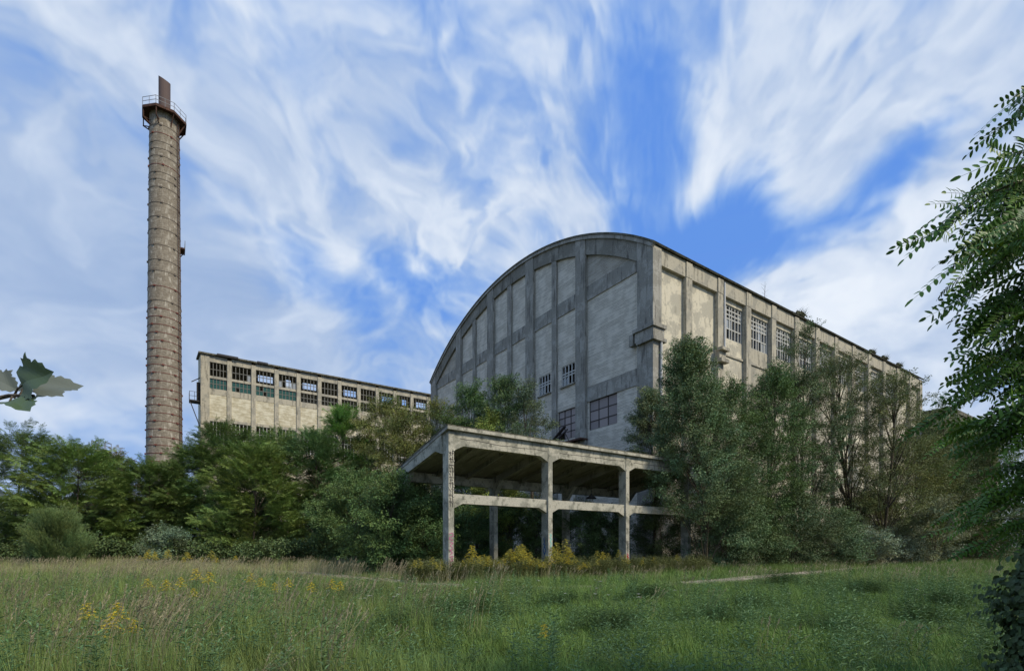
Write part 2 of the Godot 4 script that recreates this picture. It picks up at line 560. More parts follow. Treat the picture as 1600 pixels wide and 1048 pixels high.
func lattice_x(s0: float, s1: float, y0: float, y1: float, x: float, xs: Array, rows: Array, w: float, edge: float) -> MB:
	var b := MB.new()
	for f in xs:
		var ww := edge if f == 0.0 or f == 1.0 else w
		var s := lerpf(s0, s1, f)
		b.box(Vector3(x, y0, -s - ww * 0.5), Vector3(x + 0.1, y1, -s + ww * 0.5))
	for f in rows:
		var ww := edge if f == 0.0 or f == 1.0 else w
		var y := lerpf(y0, y1, f)
		b.box(Vector3(x + 0.012, y - ww * 0.5, -s1), Vector3(x + 0.088, y + ww * 0.5, -s0))
	return b

func lattice_z(x0: float, x1: float, y0: float, y1: float, z: float, xs: Array, rows: Array, w: float, edge: float, deep := 0.1) -> MB:
	var b := MB.new()
	for f in xs:
		var ww := edge if f == 0.0 or f == 1.0 else w
		var x := lerpf(x0, x1, f)
		b.box(Vector3(x - ww * 0.5, y0, z - deep), Vector3(x + ww * 0.5, y1, z))
	for f in rows:
		var ww := edge if f == 0.0 or f == 1.0 else w
		var y := lerpf(y0, y1, f)
		b.box(Vector3(x0, y - ww * 0.5, z - deep + 0.012), Vector3(x1, y + ww * 0.5, z - 0.012))
	return b

func hall() -> void:
	var t := thing("arched_hall", "large derelict concrete hall with arched gable and whitewashed brick infill", "building", G(1022, 42.0), TURN)
	var b: MB
	# gable pillars
	var pil := [[0.0, 1.74], [8.36, 9.77], [12.93, 13.68], [16.87, 18.33], [21.4, 22.2], [25.27, 26.73], [29.92, 30.67], [33.83, 35.24], [41.86, 43.6]]
	for k in pil.size():
		var p: Array = pil[k]
		b = MB.new()
		var wide: bool = p[1] - p[0] > 1.0
		var poly := PackedVector2Array([Vector2(-p[0], 0)])
		for j in 4:
			var s := lerpf(p[0], p[1], j / 3.0)
			poly.push_back(Vector2(-s, (arc(s, 35.8) - 0.35) if wide else (arc(s, 34.15) + 0.2)))
		poly.push_back(Vector2(-p[1], 0))
		b.prism_x(poly, -0.12 if wide else -0.02, 0.98 if k == 0 or k == 8 else 0.55)
		part("pillar", b.mesh(), M.concrete, t)
	# arch rib, its lip and the roof shell
	b = MB.new()
	var ring := func(r0: float, r1: float, x0: float, x1: float, from: float, to: float) -> MB:
		var m := MB.new()
		var n := 40
		for k in n:
			var q := []
			for f in [float(k) / n, float(k + 1) / n]:
				var s := lerpf(from, to, f)
				var dirn := Vector2(-(s - HW * 0.5), arc(s, 35.8) - AC).normalized()
				q.append(Vector2(-HW * 0.5, AC) + dirn * r0)
				q.append(Vector2(-HW * 0.5, AC) + dirn * r1)
			m.quad(Vector3(x0, q[0].y, q[0].x), Vector3(x0, q[1].y, q[1].x), Vector3(x0, q[3].y, q[3].x), Vector3(x0, q[2].y, q[2].x))
			m.quad(Vector3(x1, q[2].y, q[2].x), Vector3(x1, q[3].y, q[3].x), Vector3(x1, q[1].y, q[1].x), Vector3(x1, q[0].y, q[0].x))
			m.quad(Vector3(x0, q[1].y, q[1].x), Vector3(x1, q[1].y, q[1].x), Vector3(x1, q[3].y, q[3].x), Vector3(x0, q[3].y, q[3].x))
			m.quad(Vector3(x0, q[2].y, q[2].x), Vector3(x1, q[2].y, q[2].x), Vector3(x1, q[0].y, q[0].x), Vector3(x0, q[0].y, q[0].x))
			if k == 0:
				m.quad(Vector3(x0, q[0].y, q[0].x), Vector3(x1, q[0].y, q[0].x), Vector3(x1, q[1].y, q[1].x), Vector3(x0, q[1].y, q[1].x))
			if k == n - 1:
				m.quad(Vector3(x0, q[3].y, q[3].x), Vector3(x1, q[3].y, q[3].x), Vector3(x1, q[2].y, q[2].x), Vector3(x0, q[2].y, q[2].x))
		return m
	part("arch_rib", (ring.call(34.15, 35.75, -0.05, 0.75, 0.0, HW) as MB).mesh(), M.rib, t)
	part("roof", (ring.call(35.8, 35.96, -0.28, HL + 0.2, -0.12, HW + 0.12) as MB).mesh(), M.roofing, t)
	part("roof_lip", (ring.call(35.5, 35.79, -0.22, 0.1, -0.1, HW + 0.1) as MB).mesh(), M.concrete, t)
	# gable infill
	var bays := [[1.74, 8.36], [9.77, 12.93], [13.68, 16.87], [18.33, 21.4], [22.2, 25.27], [26.73, 29.92], [30.67, 33.83], [35.24, 41.86]]
	var big := [[4.4, 8.1, 12.85, 15.65], [9.95, 12.85, 12.6, 15.65]]
	var small := [[], [10.2, 12.3, 18.15, 20.25], [14.15, 16.2, 18.15, 20.25], [18.9, 21.0, 18.15, 20.25]]
	for k in bays.size():
		var s0: float = bays[k][0]; var s1: float = bays[k][1]
		var low := [big[k]] if k < 2 else []
		if k == 1:
			low.append([9.95, 12.85, 9.4, 11.9])
		part("brick_panel", gable_sheet(s0, s1, 0, 15.65, 0.22, 0.5, low).mesh(), M.white_brick, t)
		if k < 2:
			part("lintel_band", gable_sheet(s0, s1, 15.65, 17.1, 0.13 if k == 0 else 0.18, 0.5).mesh(), M.concrete if k == 0 else M.white_brick, t)
		var mid: Array = [small[k]] if k < small.size() and small[k].size() else []
		part("brick_panel", gable_sheet(s0, s1, 17.1 if k < 2 else 15.65, 25.55, 0.22, 0.5, mid).mesh(), M.white_brick, t)
		part("concrete_band", gable_sheet(s0, s1, 25.55, 26.95, 0.12, 0.5).mesh(), M.concrete, t)
		if arc((s0 + s1) * 0.5, 34.15) > 27.0:
			part("brick_panel", gable_sheet(s0, s1, 26.95, 40.0, 0.22, 0.5).mesh(), M.grey_brick if k == 0 or k == 7 else M.white_brick, t)
	# gable windows: two large ones with dusty panes, three small lattice ones
	for o in big:
		var w := holder("window", t)
		part("frame", lattice_x(o[0], o[1], o[2], o[3], 0.3, [0.0, 0.333, 0.667, 1.0], [0.0, 0.3, 0.65, 1.0] if o == big[0] else [0.0, 0.25, 0.5, 0.75, 1.0], 0.09, 0.12).mesh(), M.window_iron, w)
		var xs := [0.0, 0.333, 0.667, 1.0]
		var rows := [0.0, 0.3, 0.65, 1.0] if o == big[0] else [0.0, 0.25, 0.5, 0.75, 1.0]
		for i in 3:
			for j in rows.size() - 1:
				if o == big[1] and i == 2 and j == 0:
					continue
				b = MB.new()
				b.box(Vector3(0.34 + rf(-0.01, 0.01), lerpf(o[2], o[3], rows[j]) + 0.04, -lerpf(o[0], o[1], xs[i]) - 0.04), Vector3(0.36, lerpf(o[2], o[3], rows[j + 1]) - 0.04, -lerpf(o[0], o[1], xs[i + 1]) + 0.04))
				part("pane", b.mesh(), M.dusty_pane if rng.randf() < 0.7 else M.dusty_pane_b, w)
	for o in small:
		if o.size():
			var w := holder("window", t)
			part("lattice", lattice_x(o[0], o[1], o[2], o[3], 0.26, [0.0, 0.25, 0.5, 0.75, 1.0], [0.0, 0.47, 0.6, 1.0], 0.13, 0.16).mesh(), M.lattice, w)
			b = MB.new()
			b.box(Vector3(0.02, o[2] - 0.16, -o[1] - 0.15), Vector3(0.3, o[2] - 0.02, -o[0] + 0.15))
			part("sill", b.mesh(), M.concrete, w)
			b = MB.new()
			b.box(Vector3(0.38, o[2], -o[1]), Vector3(0.39, lerpf(o[2], o[3], 0.47), -lerpf(o[0], o[1], 0.5)))
			part("pane", b.mesh(), M.glass, w)
	var lowwin := holder("window", t)
	part("lattice", lattice_x(9.95, 12.85, 9.4, 11.9, 0.3, [0.0, 0.2, 0.4, 0.6, 0.8, 1.0], [0.0, 0.5, 1.0], 0.1, 0.12).mesh(), M.dark_lattice, lowwin)
	# fallen awning under the second large window
	b = MB.new()
	b.box(Vector3(-0.75, 11.95, -13.2), Vector3(0.2, 12.12, -8.3))
	part("awning_slab", b.mesh(), M.rust, t)
	b = MB.new()
	b.bar(Vector3(-0.6, 12.2, -13.4), Vector3(-0.5, 13.7, -10.9), 0.35, 0.08)
	b.bar(Vector3(-0.62, 12.2, -12.9), Vector3(-0.66, 13.3, -10.3), 0.1, 0.1)
	b.bar(Vector3(-0.7, 12.9, -10.6), Vector3(-0.8, 11.0, -9.3), 0.06, 0.06)
	b.bar(Vector3(-0.7, 12.0, -8.6), Vector3(-0.05, 10.4, -9.4), 0.06, 0.06)
	part("broken_frame", b.mesh(), M.window_iron, t)
	# collar and ledges of the near corner pillar
	b = MB.new()
	b.box(Vector3(-0.42, 19.98, -2.0), Vector3(1.3, 20.3, 0.3))
	b.box(Vector3(-0.26, 19.15, -1.88), Vector3(1.14, 19.97, 0.14))
	b.box(Vector3(-0.42, 18.85, -1.6), Vector3(1.3, 19.14, 0.3))
	part("pillar_collar", b.mesh(), M.concrete, t)
	b = MB.new()
	b.box(Vector3(-0.35, 19.0, -2.45), Vector3(0.1, 20.0, -2.02))
	part("wall_box", b.mesh(), M.concrete, t)
	# long side: pillars, infill, windows, eaves beam
	for k in range(1, 14):
		var x := BAY * k
		b = MB.new()
		if k == 13:
			b.box(Vector3(HL - 0.98, 0, -0.6), Vector3(HL, 26.9, 0.0))
		else:
			b.box(Vector3(x - 0.42, 0, -0.6), Vector3(x + 0.42, 25.5, 0.0))
			b.box(Vector3(x - 0.42, 25.5, -0.5), Vector3(x + 0.42, 26.85, 0.03))
		part("pillar", b.mesh(), M.warm_concrete, t)
		if k % 2 == 0 and k < 13:
			b = MB.new()
			b.box(Vector3(x - 0.62, 19.95, 0.002), Vector3(x + 0.62, 20.22, 0.55))
			b.box(Vector3(x - 0.5, 19.2, 0.002), Vector3(x + 0.5, 19.949, 0.2))
			b.box(Vector3(x - 0.62, 18.85, 0.002), Vector3(x + 0.62, 19.199, 0.5))
			part("bracket", b.mesh(), M.warm_concrete, t)
	b = MB.new()
	b.box(Vector3(0.02, 0, -1.7), Vector3(0.98, 26.9, -0.002))
	part("pillar", b.mesh(), M.warm_concrete, t)
	for k in 13:
		var x0 := BAY * k + (0.98 if k == 0 else 0.42)
		var x1 := BAY * (k + 1) - (0.98 if k == 12 else 0.42)
		var blank := k < 2 or k > 10
		b = MB.new()
		b.box(Vector3(x0, 25.53, -0.6), Vector3(x1, 27.0, -0.08))
		part("eaves_beam", b.mesh(), M.warm_concrete, t)
		b = MB.new()
		b.box(Vector3(x0, 0, -0.75), Vector3(x1, 25.53 if blank else 20.0, -0.42))
		if not blank:
			b.box(Vector3(x0, 20.18, -0.75), Vector3(x1, 21.75, -0.44))
			b.box(Vector3(x0, 25.05, -0.75), Vector3(x1, 25.53, -0.40))
		part("plaster_panel", b.mesh(), M.plaster if blank else M.warm_concrete if k % 3 == 0 else M.plaster, t)
		if blank:
			continue
		b = MB.new()
		b.box(Vector3(x0, 20.0, -0.75), Vector3(x1, 20.18, -0.3))
		part("ledge", b.mesh(), M.warm_concrete, t)
		var w := holder("window", t)
		part("lattice", lattice_z(x0 + 0.15, x1 - 0.15, 21.75, 25.05, -0.5, [0.0, 0.15, 0.3, 0.45, 0.56, 0.71, 0.86, 1.0], [0.0, 0.32, 0.62, 0.74, 0.87, 1.0], 0.11, 0.16, 0.14).mesh(), M.lattice, w)
		for i in 7:
			for j in 5:
				if rng.randf() < 0.25:
					b = MB.new()
					var xs := [0.0, 0.15, 0.3, 0.45, 0.56, 0.71, 0.86, 1.0]
					var rows := [0.0, 0.32, 0.62, 0.74, 0.87, 1.0]
					b.box(Vector3(lerpf(x0 + 0.15, x1 - 0.15, xs[i]), lerpf(21.75, 25.05, rows[j]), -0.58), Vector3(lerpf(x0 + 0.15, x1 - 0.15, xs[i + 1]), lerpf(21.75, 25.05, rows[j + 1]), -0.572))
					part("pane", b.mesh(), M.glass, w)
	b = MB.new()
	b.tube(PackedVector3Array([Vector3(2 * BAY + 0.52, 26.6, 0.06), Vector3(2 * BAY + 0.52, 20.3, 0.06)]), PackedFloat32Array([0.1, 0.1]), 8)
	part("downpipe", b.mesh(), M.pipe, t)
	b = MB.new()
	b.tube(PackedVector3Array([Vector3(0.75, 18.8, 0.16), Vector3(0.75, 4.0, 0.16)]), PackedFloat32Array([0.11, 0.11]), 8)
	part("downpipe", b.mesh(), M.pipe, t)
	# back walls and a floor, so that the inside is dark
	b = MB.new()
	b.box(Vector3(0.6, 0, -HW), Vector3(HL, 27.0, -HW + 0.4))
	part("back_wall", b.mesh(), M.white_brick, t)
	b = MB.new()
	var poly := PackedVector2Array([Vector2(-0.76, 0)])
	for k in 17:
		var s := lerpf(0.76, HW - 0.42, k / 16.0)
		poly.push_back(Vector2(-s, arc(s, 35.7)))
	poly.push_back(Vector2(-HW + 0.42, 0))
	b.prism_x(poly, HL - 0.5, HL - 0.1)
	part("end_wall", b.mesh(), M.white_brick, t)

# ---------------------------------------------------------------- open concrete shelter in front of the hall
const SLOPE := 0.203
func shelter_top(v: float) -> float:
	return 5.83 + EYE - SLOPE * v

func haunch_beam(x0: float, x1: float, y0: float, y1: float, z0: float, z1: float, left: bool, right: bool) -> MB:
	var b := MB.new()
	var poly := PackedVector2Array([Vector2(x0, y1), Vector2(x1, y1)])
	if right:
		poly.append_array(PackedVector2Array([Vector2(x1, y0 - 0.28), Vector2(x1 - 0.55, y0)]))
	else:
		poly.push_back(Vector2(x1, y0))
	if left:
		poly.append_array(PackedVector2Array([Vector2(x0 + 0.55, y0), Vector2(x0, y0 - 0.28)]))
	else:
		poly.push_back(Vector2(x0, y0))
	b.prism_z(poly, z0, z1)
	return b

func canopy() -> void:
	var t := thing("concrete_shelter", "open weathered concrete shelter with sloping roof in front of the hall", "shelter", G(705, 24.7), TURN)
	var b: MB
	var deep := 6.65
	var step := 6.25
	var posts := []
	for k in 4:
		var x := step * k
		b = MB.new()
		b.box(Vector3(x - 0.15, 0, -0.62), Vector3(x + 0.15, shelter_top(0.0) - 0.2, 0.0))
		var p := part("post", b.mesh(), M.pale_concrete, t)
		posts.append(p)
		b = MB.new()
		b.box(Vector3(x - 0.15, 0, -6.3), Vector3(x + 0.15, shelter_top(6.0) - 0.2, -5.75))
		var poly := PackedVector2Array([Vector2(-5.76, shelter_top(5.8) - 0.6), Vector2(-4.9, shelter_top(4.9) - 0.6), Vector2(-5.76, shelter_top(5.8) - 1.3)])
		b.prism_x(poly, x - 0.145, x + 0.145)
		part("post", b.mesh(), M.pale_concrete, t)
	for k in 3:
		var x0 := step * k + 0.15
		var x1 := step * (k + 1) - 0.15
		part("edge_beam", haunch_beam(x0, x1, 4.98 + EYE, 5.67 + EYE, -0.42, -0.03, true, true).mesh(), M.pale_concrete, t)
		part("cross_beam", haunch_beam(x0, x1, 2.1 + EYE, 2.58 + EYE, -0.48, -0.12, true, true).mesh(), M.pale_concrete, t)
		b = MB.new()
		b.box(Vector3(x0, shelter_top(6.3) - 0.75, -6.25), Vector3(x1, shelter_top(6.3) - 0.17, -5.9))
		part("edge_beam", b.mesh(), M.pale_concrete, t)
	# sloping roof slab with a lip along the front, side beams and joists
	b = MB.new()
	var xa := -0.28
	var xb := step * 3 + 0.5
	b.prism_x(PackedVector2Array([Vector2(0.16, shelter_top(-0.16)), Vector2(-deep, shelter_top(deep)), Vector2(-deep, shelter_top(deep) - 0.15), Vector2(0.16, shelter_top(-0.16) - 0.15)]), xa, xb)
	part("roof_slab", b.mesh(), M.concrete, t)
	b = MB.new()
	b.box(Vector3(xa - 0.01, shelter_top(-0.16) - 0.17, 0.161), Vector3(xb + 0.01, shelter_top(-0.16) + 0.003, 0.19))
	part("roof_edge", b.mesh(), M.pale_concrete, t)
	b = MB.new()
	b.prism_x(PackedVector2Array([Vector2(0.2, shelter_top(-0.16) + 0.05), Vector2(0.0, shelter_top(0.0) + 0.09), Vector2(-deep + 0.1, shelter_top(deep) + 0.07), Vector2(-deep + 0.1, shelter_top(deep) + 0.004), Vector2(0.2, shelter_top(-0.2) + 0.004)]), xa - 0.02, xb + 0.02)
	part("roof_felt", b.mesh(), M.roofing, t)
	for x in [-0.13, step * 3 + 0.13]:
		b = MB.new()
		b.prism_x(PackedVector2Array([Vector2(-0.63, shelter_top(0.63) - 0.152), Vector2(-deep + 0.05, shelter_top(deep) - 0.152), Vector2(-deep + 0.05, shelter_top(deep) - 0.6), Vector2(-1.3, shelter_top(1.3) - 0.75), Vector2(-0.63, shelter_top(0.63) - 1.1)]), x - 0.12, x + 0.12)
		part("side_beam", b.mesh(), M.pale_concrete, t)
	for k in 9:
		var x := step * (k + 1) / 3.0
		if k == 8:
			break
		b = MB.new()
		var h := 0.62 if k % 3 == 2 else 0.42
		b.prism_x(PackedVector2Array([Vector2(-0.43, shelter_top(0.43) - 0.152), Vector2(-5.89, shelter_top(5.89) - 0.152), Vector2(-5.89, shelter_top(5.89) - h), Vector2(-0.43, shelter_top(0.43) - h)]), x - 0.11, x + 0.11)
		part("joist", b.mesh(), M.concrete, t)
	# broken concrete: spalls and bare reinforcement on the first post, a long crack in the front beam
	b = MB.new()
	for k in 9:
		var y := 4.55 + EYE - k * 0.3
		b.box(Vector3(-0.12, y, 0.001), Vector3(0.13, y + 0.025, 0.02))
	b.box(Vector3(-0.07, 1.9 + EYE, 0.001), Vector3(-0.05, 4.7 + EYE, 0.022))
	b.box(Vector3(0.06, 1.9 + EYE, 0.001), Vector3(0.08, 4.7 + EYE, 0.022))
	part("reinforcement", b.mesh(), M.window_iron, t)
	b = MB.new()
	for k in 46:
		var y := rf(2.0, 4.75) + EYE
		var x := rf(-0.15, 0.12)
		b.hexa([Vector3(x, y, -0.01), Vector3(x, y, rf(0.01, 0.05)), Vector3(x + rf(0.03, 0.09), y + rf(-0.03, 0.03), rf(0.01, 0.04)), Vector3(x + 0.07, y, -0.01), Vector3(x, y + rf(0.05, 0.16), -0.01), Vector3(x, y + 0.1, rf(0.01, 0.03)), Vector3(x + 0.04, y + 0.1, 0.012), Vector3(x + 0.05, y + 0.1, -0.01)])
	part("broken_concrete", b.mesh(), M.pale_concrete, t)
	b = MB.new()
	var y := 5.36 + EYE
	for k in 60:
		var x0 := 0.2 + k * 0.307
		var y2 := y + rf(-0.025, 0.025)
		if fposmod(x0, step) > 0.4 and fposmod(x0, step) < step - 0.4:
			b.hexa([Vector3(x0, y - 0.012, -0.05), Vector3(x0, y - 0.012, -0.022), Vector3(x0 + 0.307, y2 - 0.012, -0.022), Vector3(x0 + 0.307, y2 - 0.012, -0.05), Vector3(x0, y + 0.012, -0.05), Vector3(x0, y + 0.012, -0.022), Vector3(x0 + 0.307, y2 + 0.012, -0.022), Vector3(x0 + 0.307, y2 + 0.012, -0.05)])
		y = y2
	part("exposed_bar", b.mesh(), M.window_iron, t)
	# sprayed paint on three posts
	paint(t, Color(0.42, 0.10, 0.22), Vector3(-0.15, 0.55, 0.004), Vector3.RIGHT, 0.29, 1.75, PINK, 0.035)
	paint(t, Color(0.03, 0.10, 0.24), Vector3(step - 0.154, 0.6, -0.6), Vector3(0, 0, 1), 0.5, 1.5, BLUE, 0.06)
	paint(t, Color(0.22, 0.48, 0.40), Vector3(step - 0.12, 1.55, 0.004), Vector3.RIGHT, 0.26, 0.75, CYAN, 0.06)
	paint(t, Color(0.34, 0.02, 0.03), Vector3(step * 2 - 0.14, 0.55, 0.004), Vector3.RIGHT, 0.27, 0.6, RED, 0.06)
	paint(t, Color(0.02, 0.02, 0.025), Vector3(step * 2 - 0.12, 1.2, 0.004), Vector3.RIGHT, 0.22, 0.75, PINK, 0.02)

const PINK := [[[0.1, 0.95], [0.75, 0.98], [0.9, 0.9], [0.2, 0.86], [0.15, 0.8], [0.8, 0.78]], [[0.2, 0.72], [0.85, 0.7], [0.3, 0.62], [0.8, 0.56]], [[0.85, 0.52], [0.2, 0.5], [0.75, 0.42], [0.2, 0.36]],
	[[0.15, 0.3], [0.8, 0.33], [0.5, 0.24], [0.85, 0.2], [0.2, 0.18]], [[0.3, 0.12], [0.5, 0.03], [0.85, 0.14]]]
const BLUE := [[[0.4, 1.0], [0.5, 0.8], [0.3, 0.75], [0.7, 0.7]], [[0.5, 0.68], [0.75, 0.5], [0.5, 0.36], [0.28, 0.5], [0.5, 0.68]], [[0.5, 0.36], [0.45, 0.05]], [[0.65, 0.3], [0.75, 0.1]], [[0.3, 0.3], [0.25, 0.15], [0.5, 0.1]]]
const CYAN := [[[0.2, 1.0], [0.8, 0.9], [0.3, 0.75], [0.85, 0.6], [0.3, 0.45], [0.8, 0.3], [0.4, 0.1], [0.7, 0.0]]]
const RED := [[[0.3, 1.0], [0.8, 0.8], [0.2, 0.7], [0.9, 0.55], [0.3, 0.4], [0.85, 0.25], [0.4, 0.1], [0.8, 0.0]], [[0.6, 0.9], [0.55, 0.1]]]
func paint(t: Node3D, c: Color, at: Vector3, along: Vector3, w: float, h: float, strokes: Array, wide: float) -> void:
	var b := MB.new()
	var out := along.cross(Vector3.UP).normalized()
	var lift := 0.0
	for s in strokes:
		lift += 0.0006
		for k in s.size() - 1:
			var a: Vector3 = at + along * (s[k][0] * w) + Vector3.UP * (s[k][1] * h) + out * lift
			var e: Vector3 = at + along * (s[k + 1][0] * w) + Vector3.UP * (s[k + 1][1] * h) + out * lift
			b.bar(a, e, wide, 0.003, out)
			lift += 0.0006
	part("graffiti", b.mesh(), mat(c, 0.7), t)

# ---------------------------------------------------------------- long factory block on the far side
func factory() -> void:
	var t := thing("factory_block", "long beige brick factory block with rows of broken grid windows", "building", G(313, 79.0), TURN)
	var b: MB
	var n := 12
	var len := 3.98 + 3.51 * (n - 1) + 1.2
	var rows := [[28.75, 30.95], [26.75, 28.35]]
	var deep := 9.0
	for k in n:
		var x0 := 1.2 if k == 0 else 3.98 + 3.51 * (k - 1) + 0.32
		var x1 := 3.98 + 3.51 * k - 0.32
		b = MB.new()
		b.box(Vector3(x1, 0, -0.5), Vector3(x1 + 0.64, 31.6, 0.0))
		part("pillar", b.mesh(), M.warm_concrete, t)
		for q in [[30.95, 31.95, -0.12], [28.35, 28.75, -0.14], [25.85, 26.75, -0.16], [21.55, 22.0, -0.16]]:
			b = MB.new()
			b.box(Vector3(x0, q[0], -0.5), Vector3(x1, q[1], q[2]))
			part("spandrel", b.mesh(), M.warm_concrete, t)
		for q in [[22.0, 25.85], [0.0, 17.6]]:
			b = MB.new()
			b.box(Vector3(x0, q[0], -0.5), Vector3(x1, q[1], -0.2))
			part("brick_panel", b.mesh(), M.beige_brick, t)
		for r in 3:
			var y0: float = rows[r][0] if r < 2 else 17.6
			var y1: float = rows[r][1] if r < 2 else 21.55
			var w := holder("window", t)
			var xs := [0.0, 0.2, 0.4, 0.6, 0.8, 1.0]
			var rr := [0.0, 0.5, 1.0] if r < 2 else [0.0, 0.33, 0.66, 1.0]
			part("lattice", lattice_z(x0 + 0.05, x1 - 0.05, y0, y1, -0.25, xs, rr, 0.1, 0.1).mesh(), M.dark_lattice if r < 2 else M.lattice, w)
			if r == 1 and k < 4 or r == 0 and k in [1, 3]:
				for i in 5:
					for j in 2:
						if r == 0 and (j == 1 or rng.randf() < 0.5) or rng.randf() < 0.1:
							continue
						b = MB.new()
						b.box(Vector3(lerpf(x0, x1, xs[i]) + 0.05, lerpf(y0, y1, rr[j]) + 0.05, -0.32), Vector3(lerpf(x0, x1, xs[i + 1]) - 0.05, lerpf(y0, y1, rr[j + 1]) - 0.05, -0.31))
						part("pane", b.mesh(), M.green_pane if r == 1 else M.glass, w)
	b = MB.new()
	b.box(Vector3(0, 0, -0.5), Vector3(1.2, 31.9, 0.02))
	part("pillar", b.mesh(), M.warm_concrete, t)
	b = MB.new()
	b.prism_x(PackedVector2Array([Vector2(-0.5, 0), Vector2(-0.5, 32.0), Vector2(-deep, 33.6), Vector2(-deep, 0)]), 0.0, 0.4)
	part("end_wall", b.mesh(), M.beige_brick, t)
	b = MB.new()
	b.prism_x(PackedVector2Array([Vector2(-0.5, 0), Vector2(-0.5, 32.0), Vector2(-deep, 33.6), Vector2(-deep, 0)]), len - 0.4, len)
	part("end_wall", b.mesh(), M.beige_brick, t)
	# roof rising to the back, back wall with a strip of high openings
	b = MB.new()
	b.prism_x(PackedVector2Array([Vector2(0.3, 31.96), Vector2(0.3, 32.2), Vector2(-deep - 0.2, 33.95), Vector2(-deep - 0.2, 33.7)]), -0.3, len + 0.2)
	part("roof", b.mesh(), M.roofing, t)
	b = MB.new()
	b.box(Vector3(2.2, 32.0, 0.1), Vector3(5.2, 32.32, 0.45))
	b.box(Vector3(8.0, 32.0, 0.1), Vector3(9.6, 32.3, 0.4))
	part("loose_sheet", b.mesh(), M.dark_steel, t)
	var k2 := 1.0 + deep / 93.0
	b = MB.new()
	b.box(Vector3(0.4, 0, -deep), Vector3(len - 0.4, 31.6, -deep + 0.4))
	b.box(Vector3(0.4, 32.85, -deep), Vector3(len - 0.4, 33.75, -deep + 0.4))
	var last := 0.4
	for k in n:
		if k in [2, 4, 6, 8, 10] or k == 3 or k == 9:
			var c := (3.7 + (3.98 + 3.51 * (k - 1) + 1.75)) * k2 - 3.7
			var half := 1.25 if k != 3 and k != 9 else 0.5
			b.box(Vector3(last, 31.6, -deep), Vector3(c - half, 32.85, -deep + 0.4))
			last = c + half
	b.box(Vector3(last, 31.6, -deep), Vector3(len - 0.4, 32.85, -deep + 0.4))
	part("back_wall", b.mesh(), M.beige_brick, t)
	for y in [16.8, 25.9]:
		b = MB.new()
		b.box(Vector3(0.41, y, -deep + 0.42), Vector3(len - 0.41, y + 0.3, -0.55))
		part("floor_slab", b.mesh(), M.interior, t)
	# little service platform on the end wall
	var pl := holder("service_platform", t)
	b = MB.new()
	b.box(Vector3(-1.5, 24.4, -2.2), Vector3(-0.005, 24.6, -0.4))
	b.box(Vector3(-0.5, 24.6, -1.6), Vector3(-0.006, 27.6, -0.9))
	part("deck", b.mesh(), M.dark_steel, pl)
	b = MB.new()
	for p in [[-1.48, -2.18], [-1.48, -0.42], [-0.1, -0.42], [-0.8, -0.42]]:
		b.bar(Vector3(p[0], 24.6, p[1]), Vector3(p[0], 25.9, p[1]), 0.06, 0.06)
	for y in [25.2, 25.9]:
		b.bar(Vector3(-1.48, y, -2.18), Vector3(-1.48, y, -0.42), 0.05, 0.05)
		b.bar(Vector3(-1.48, y, -0.42), Vector3(-0.05, y, -0.42), 0.05, 0.05)
	b.bar(Vector3(-1.4, 24.4, -0.6), Vector3(-0.05, 20.4, -0.6), 0.12, 0.12)
	b.bar(Vector3(-1.2, 27.6, -1.2), Vector3(-0.05, 28.4, -1.2), 0.12, 0.12)
	part("railing", b.mesh(), M.dark_steel, pl)

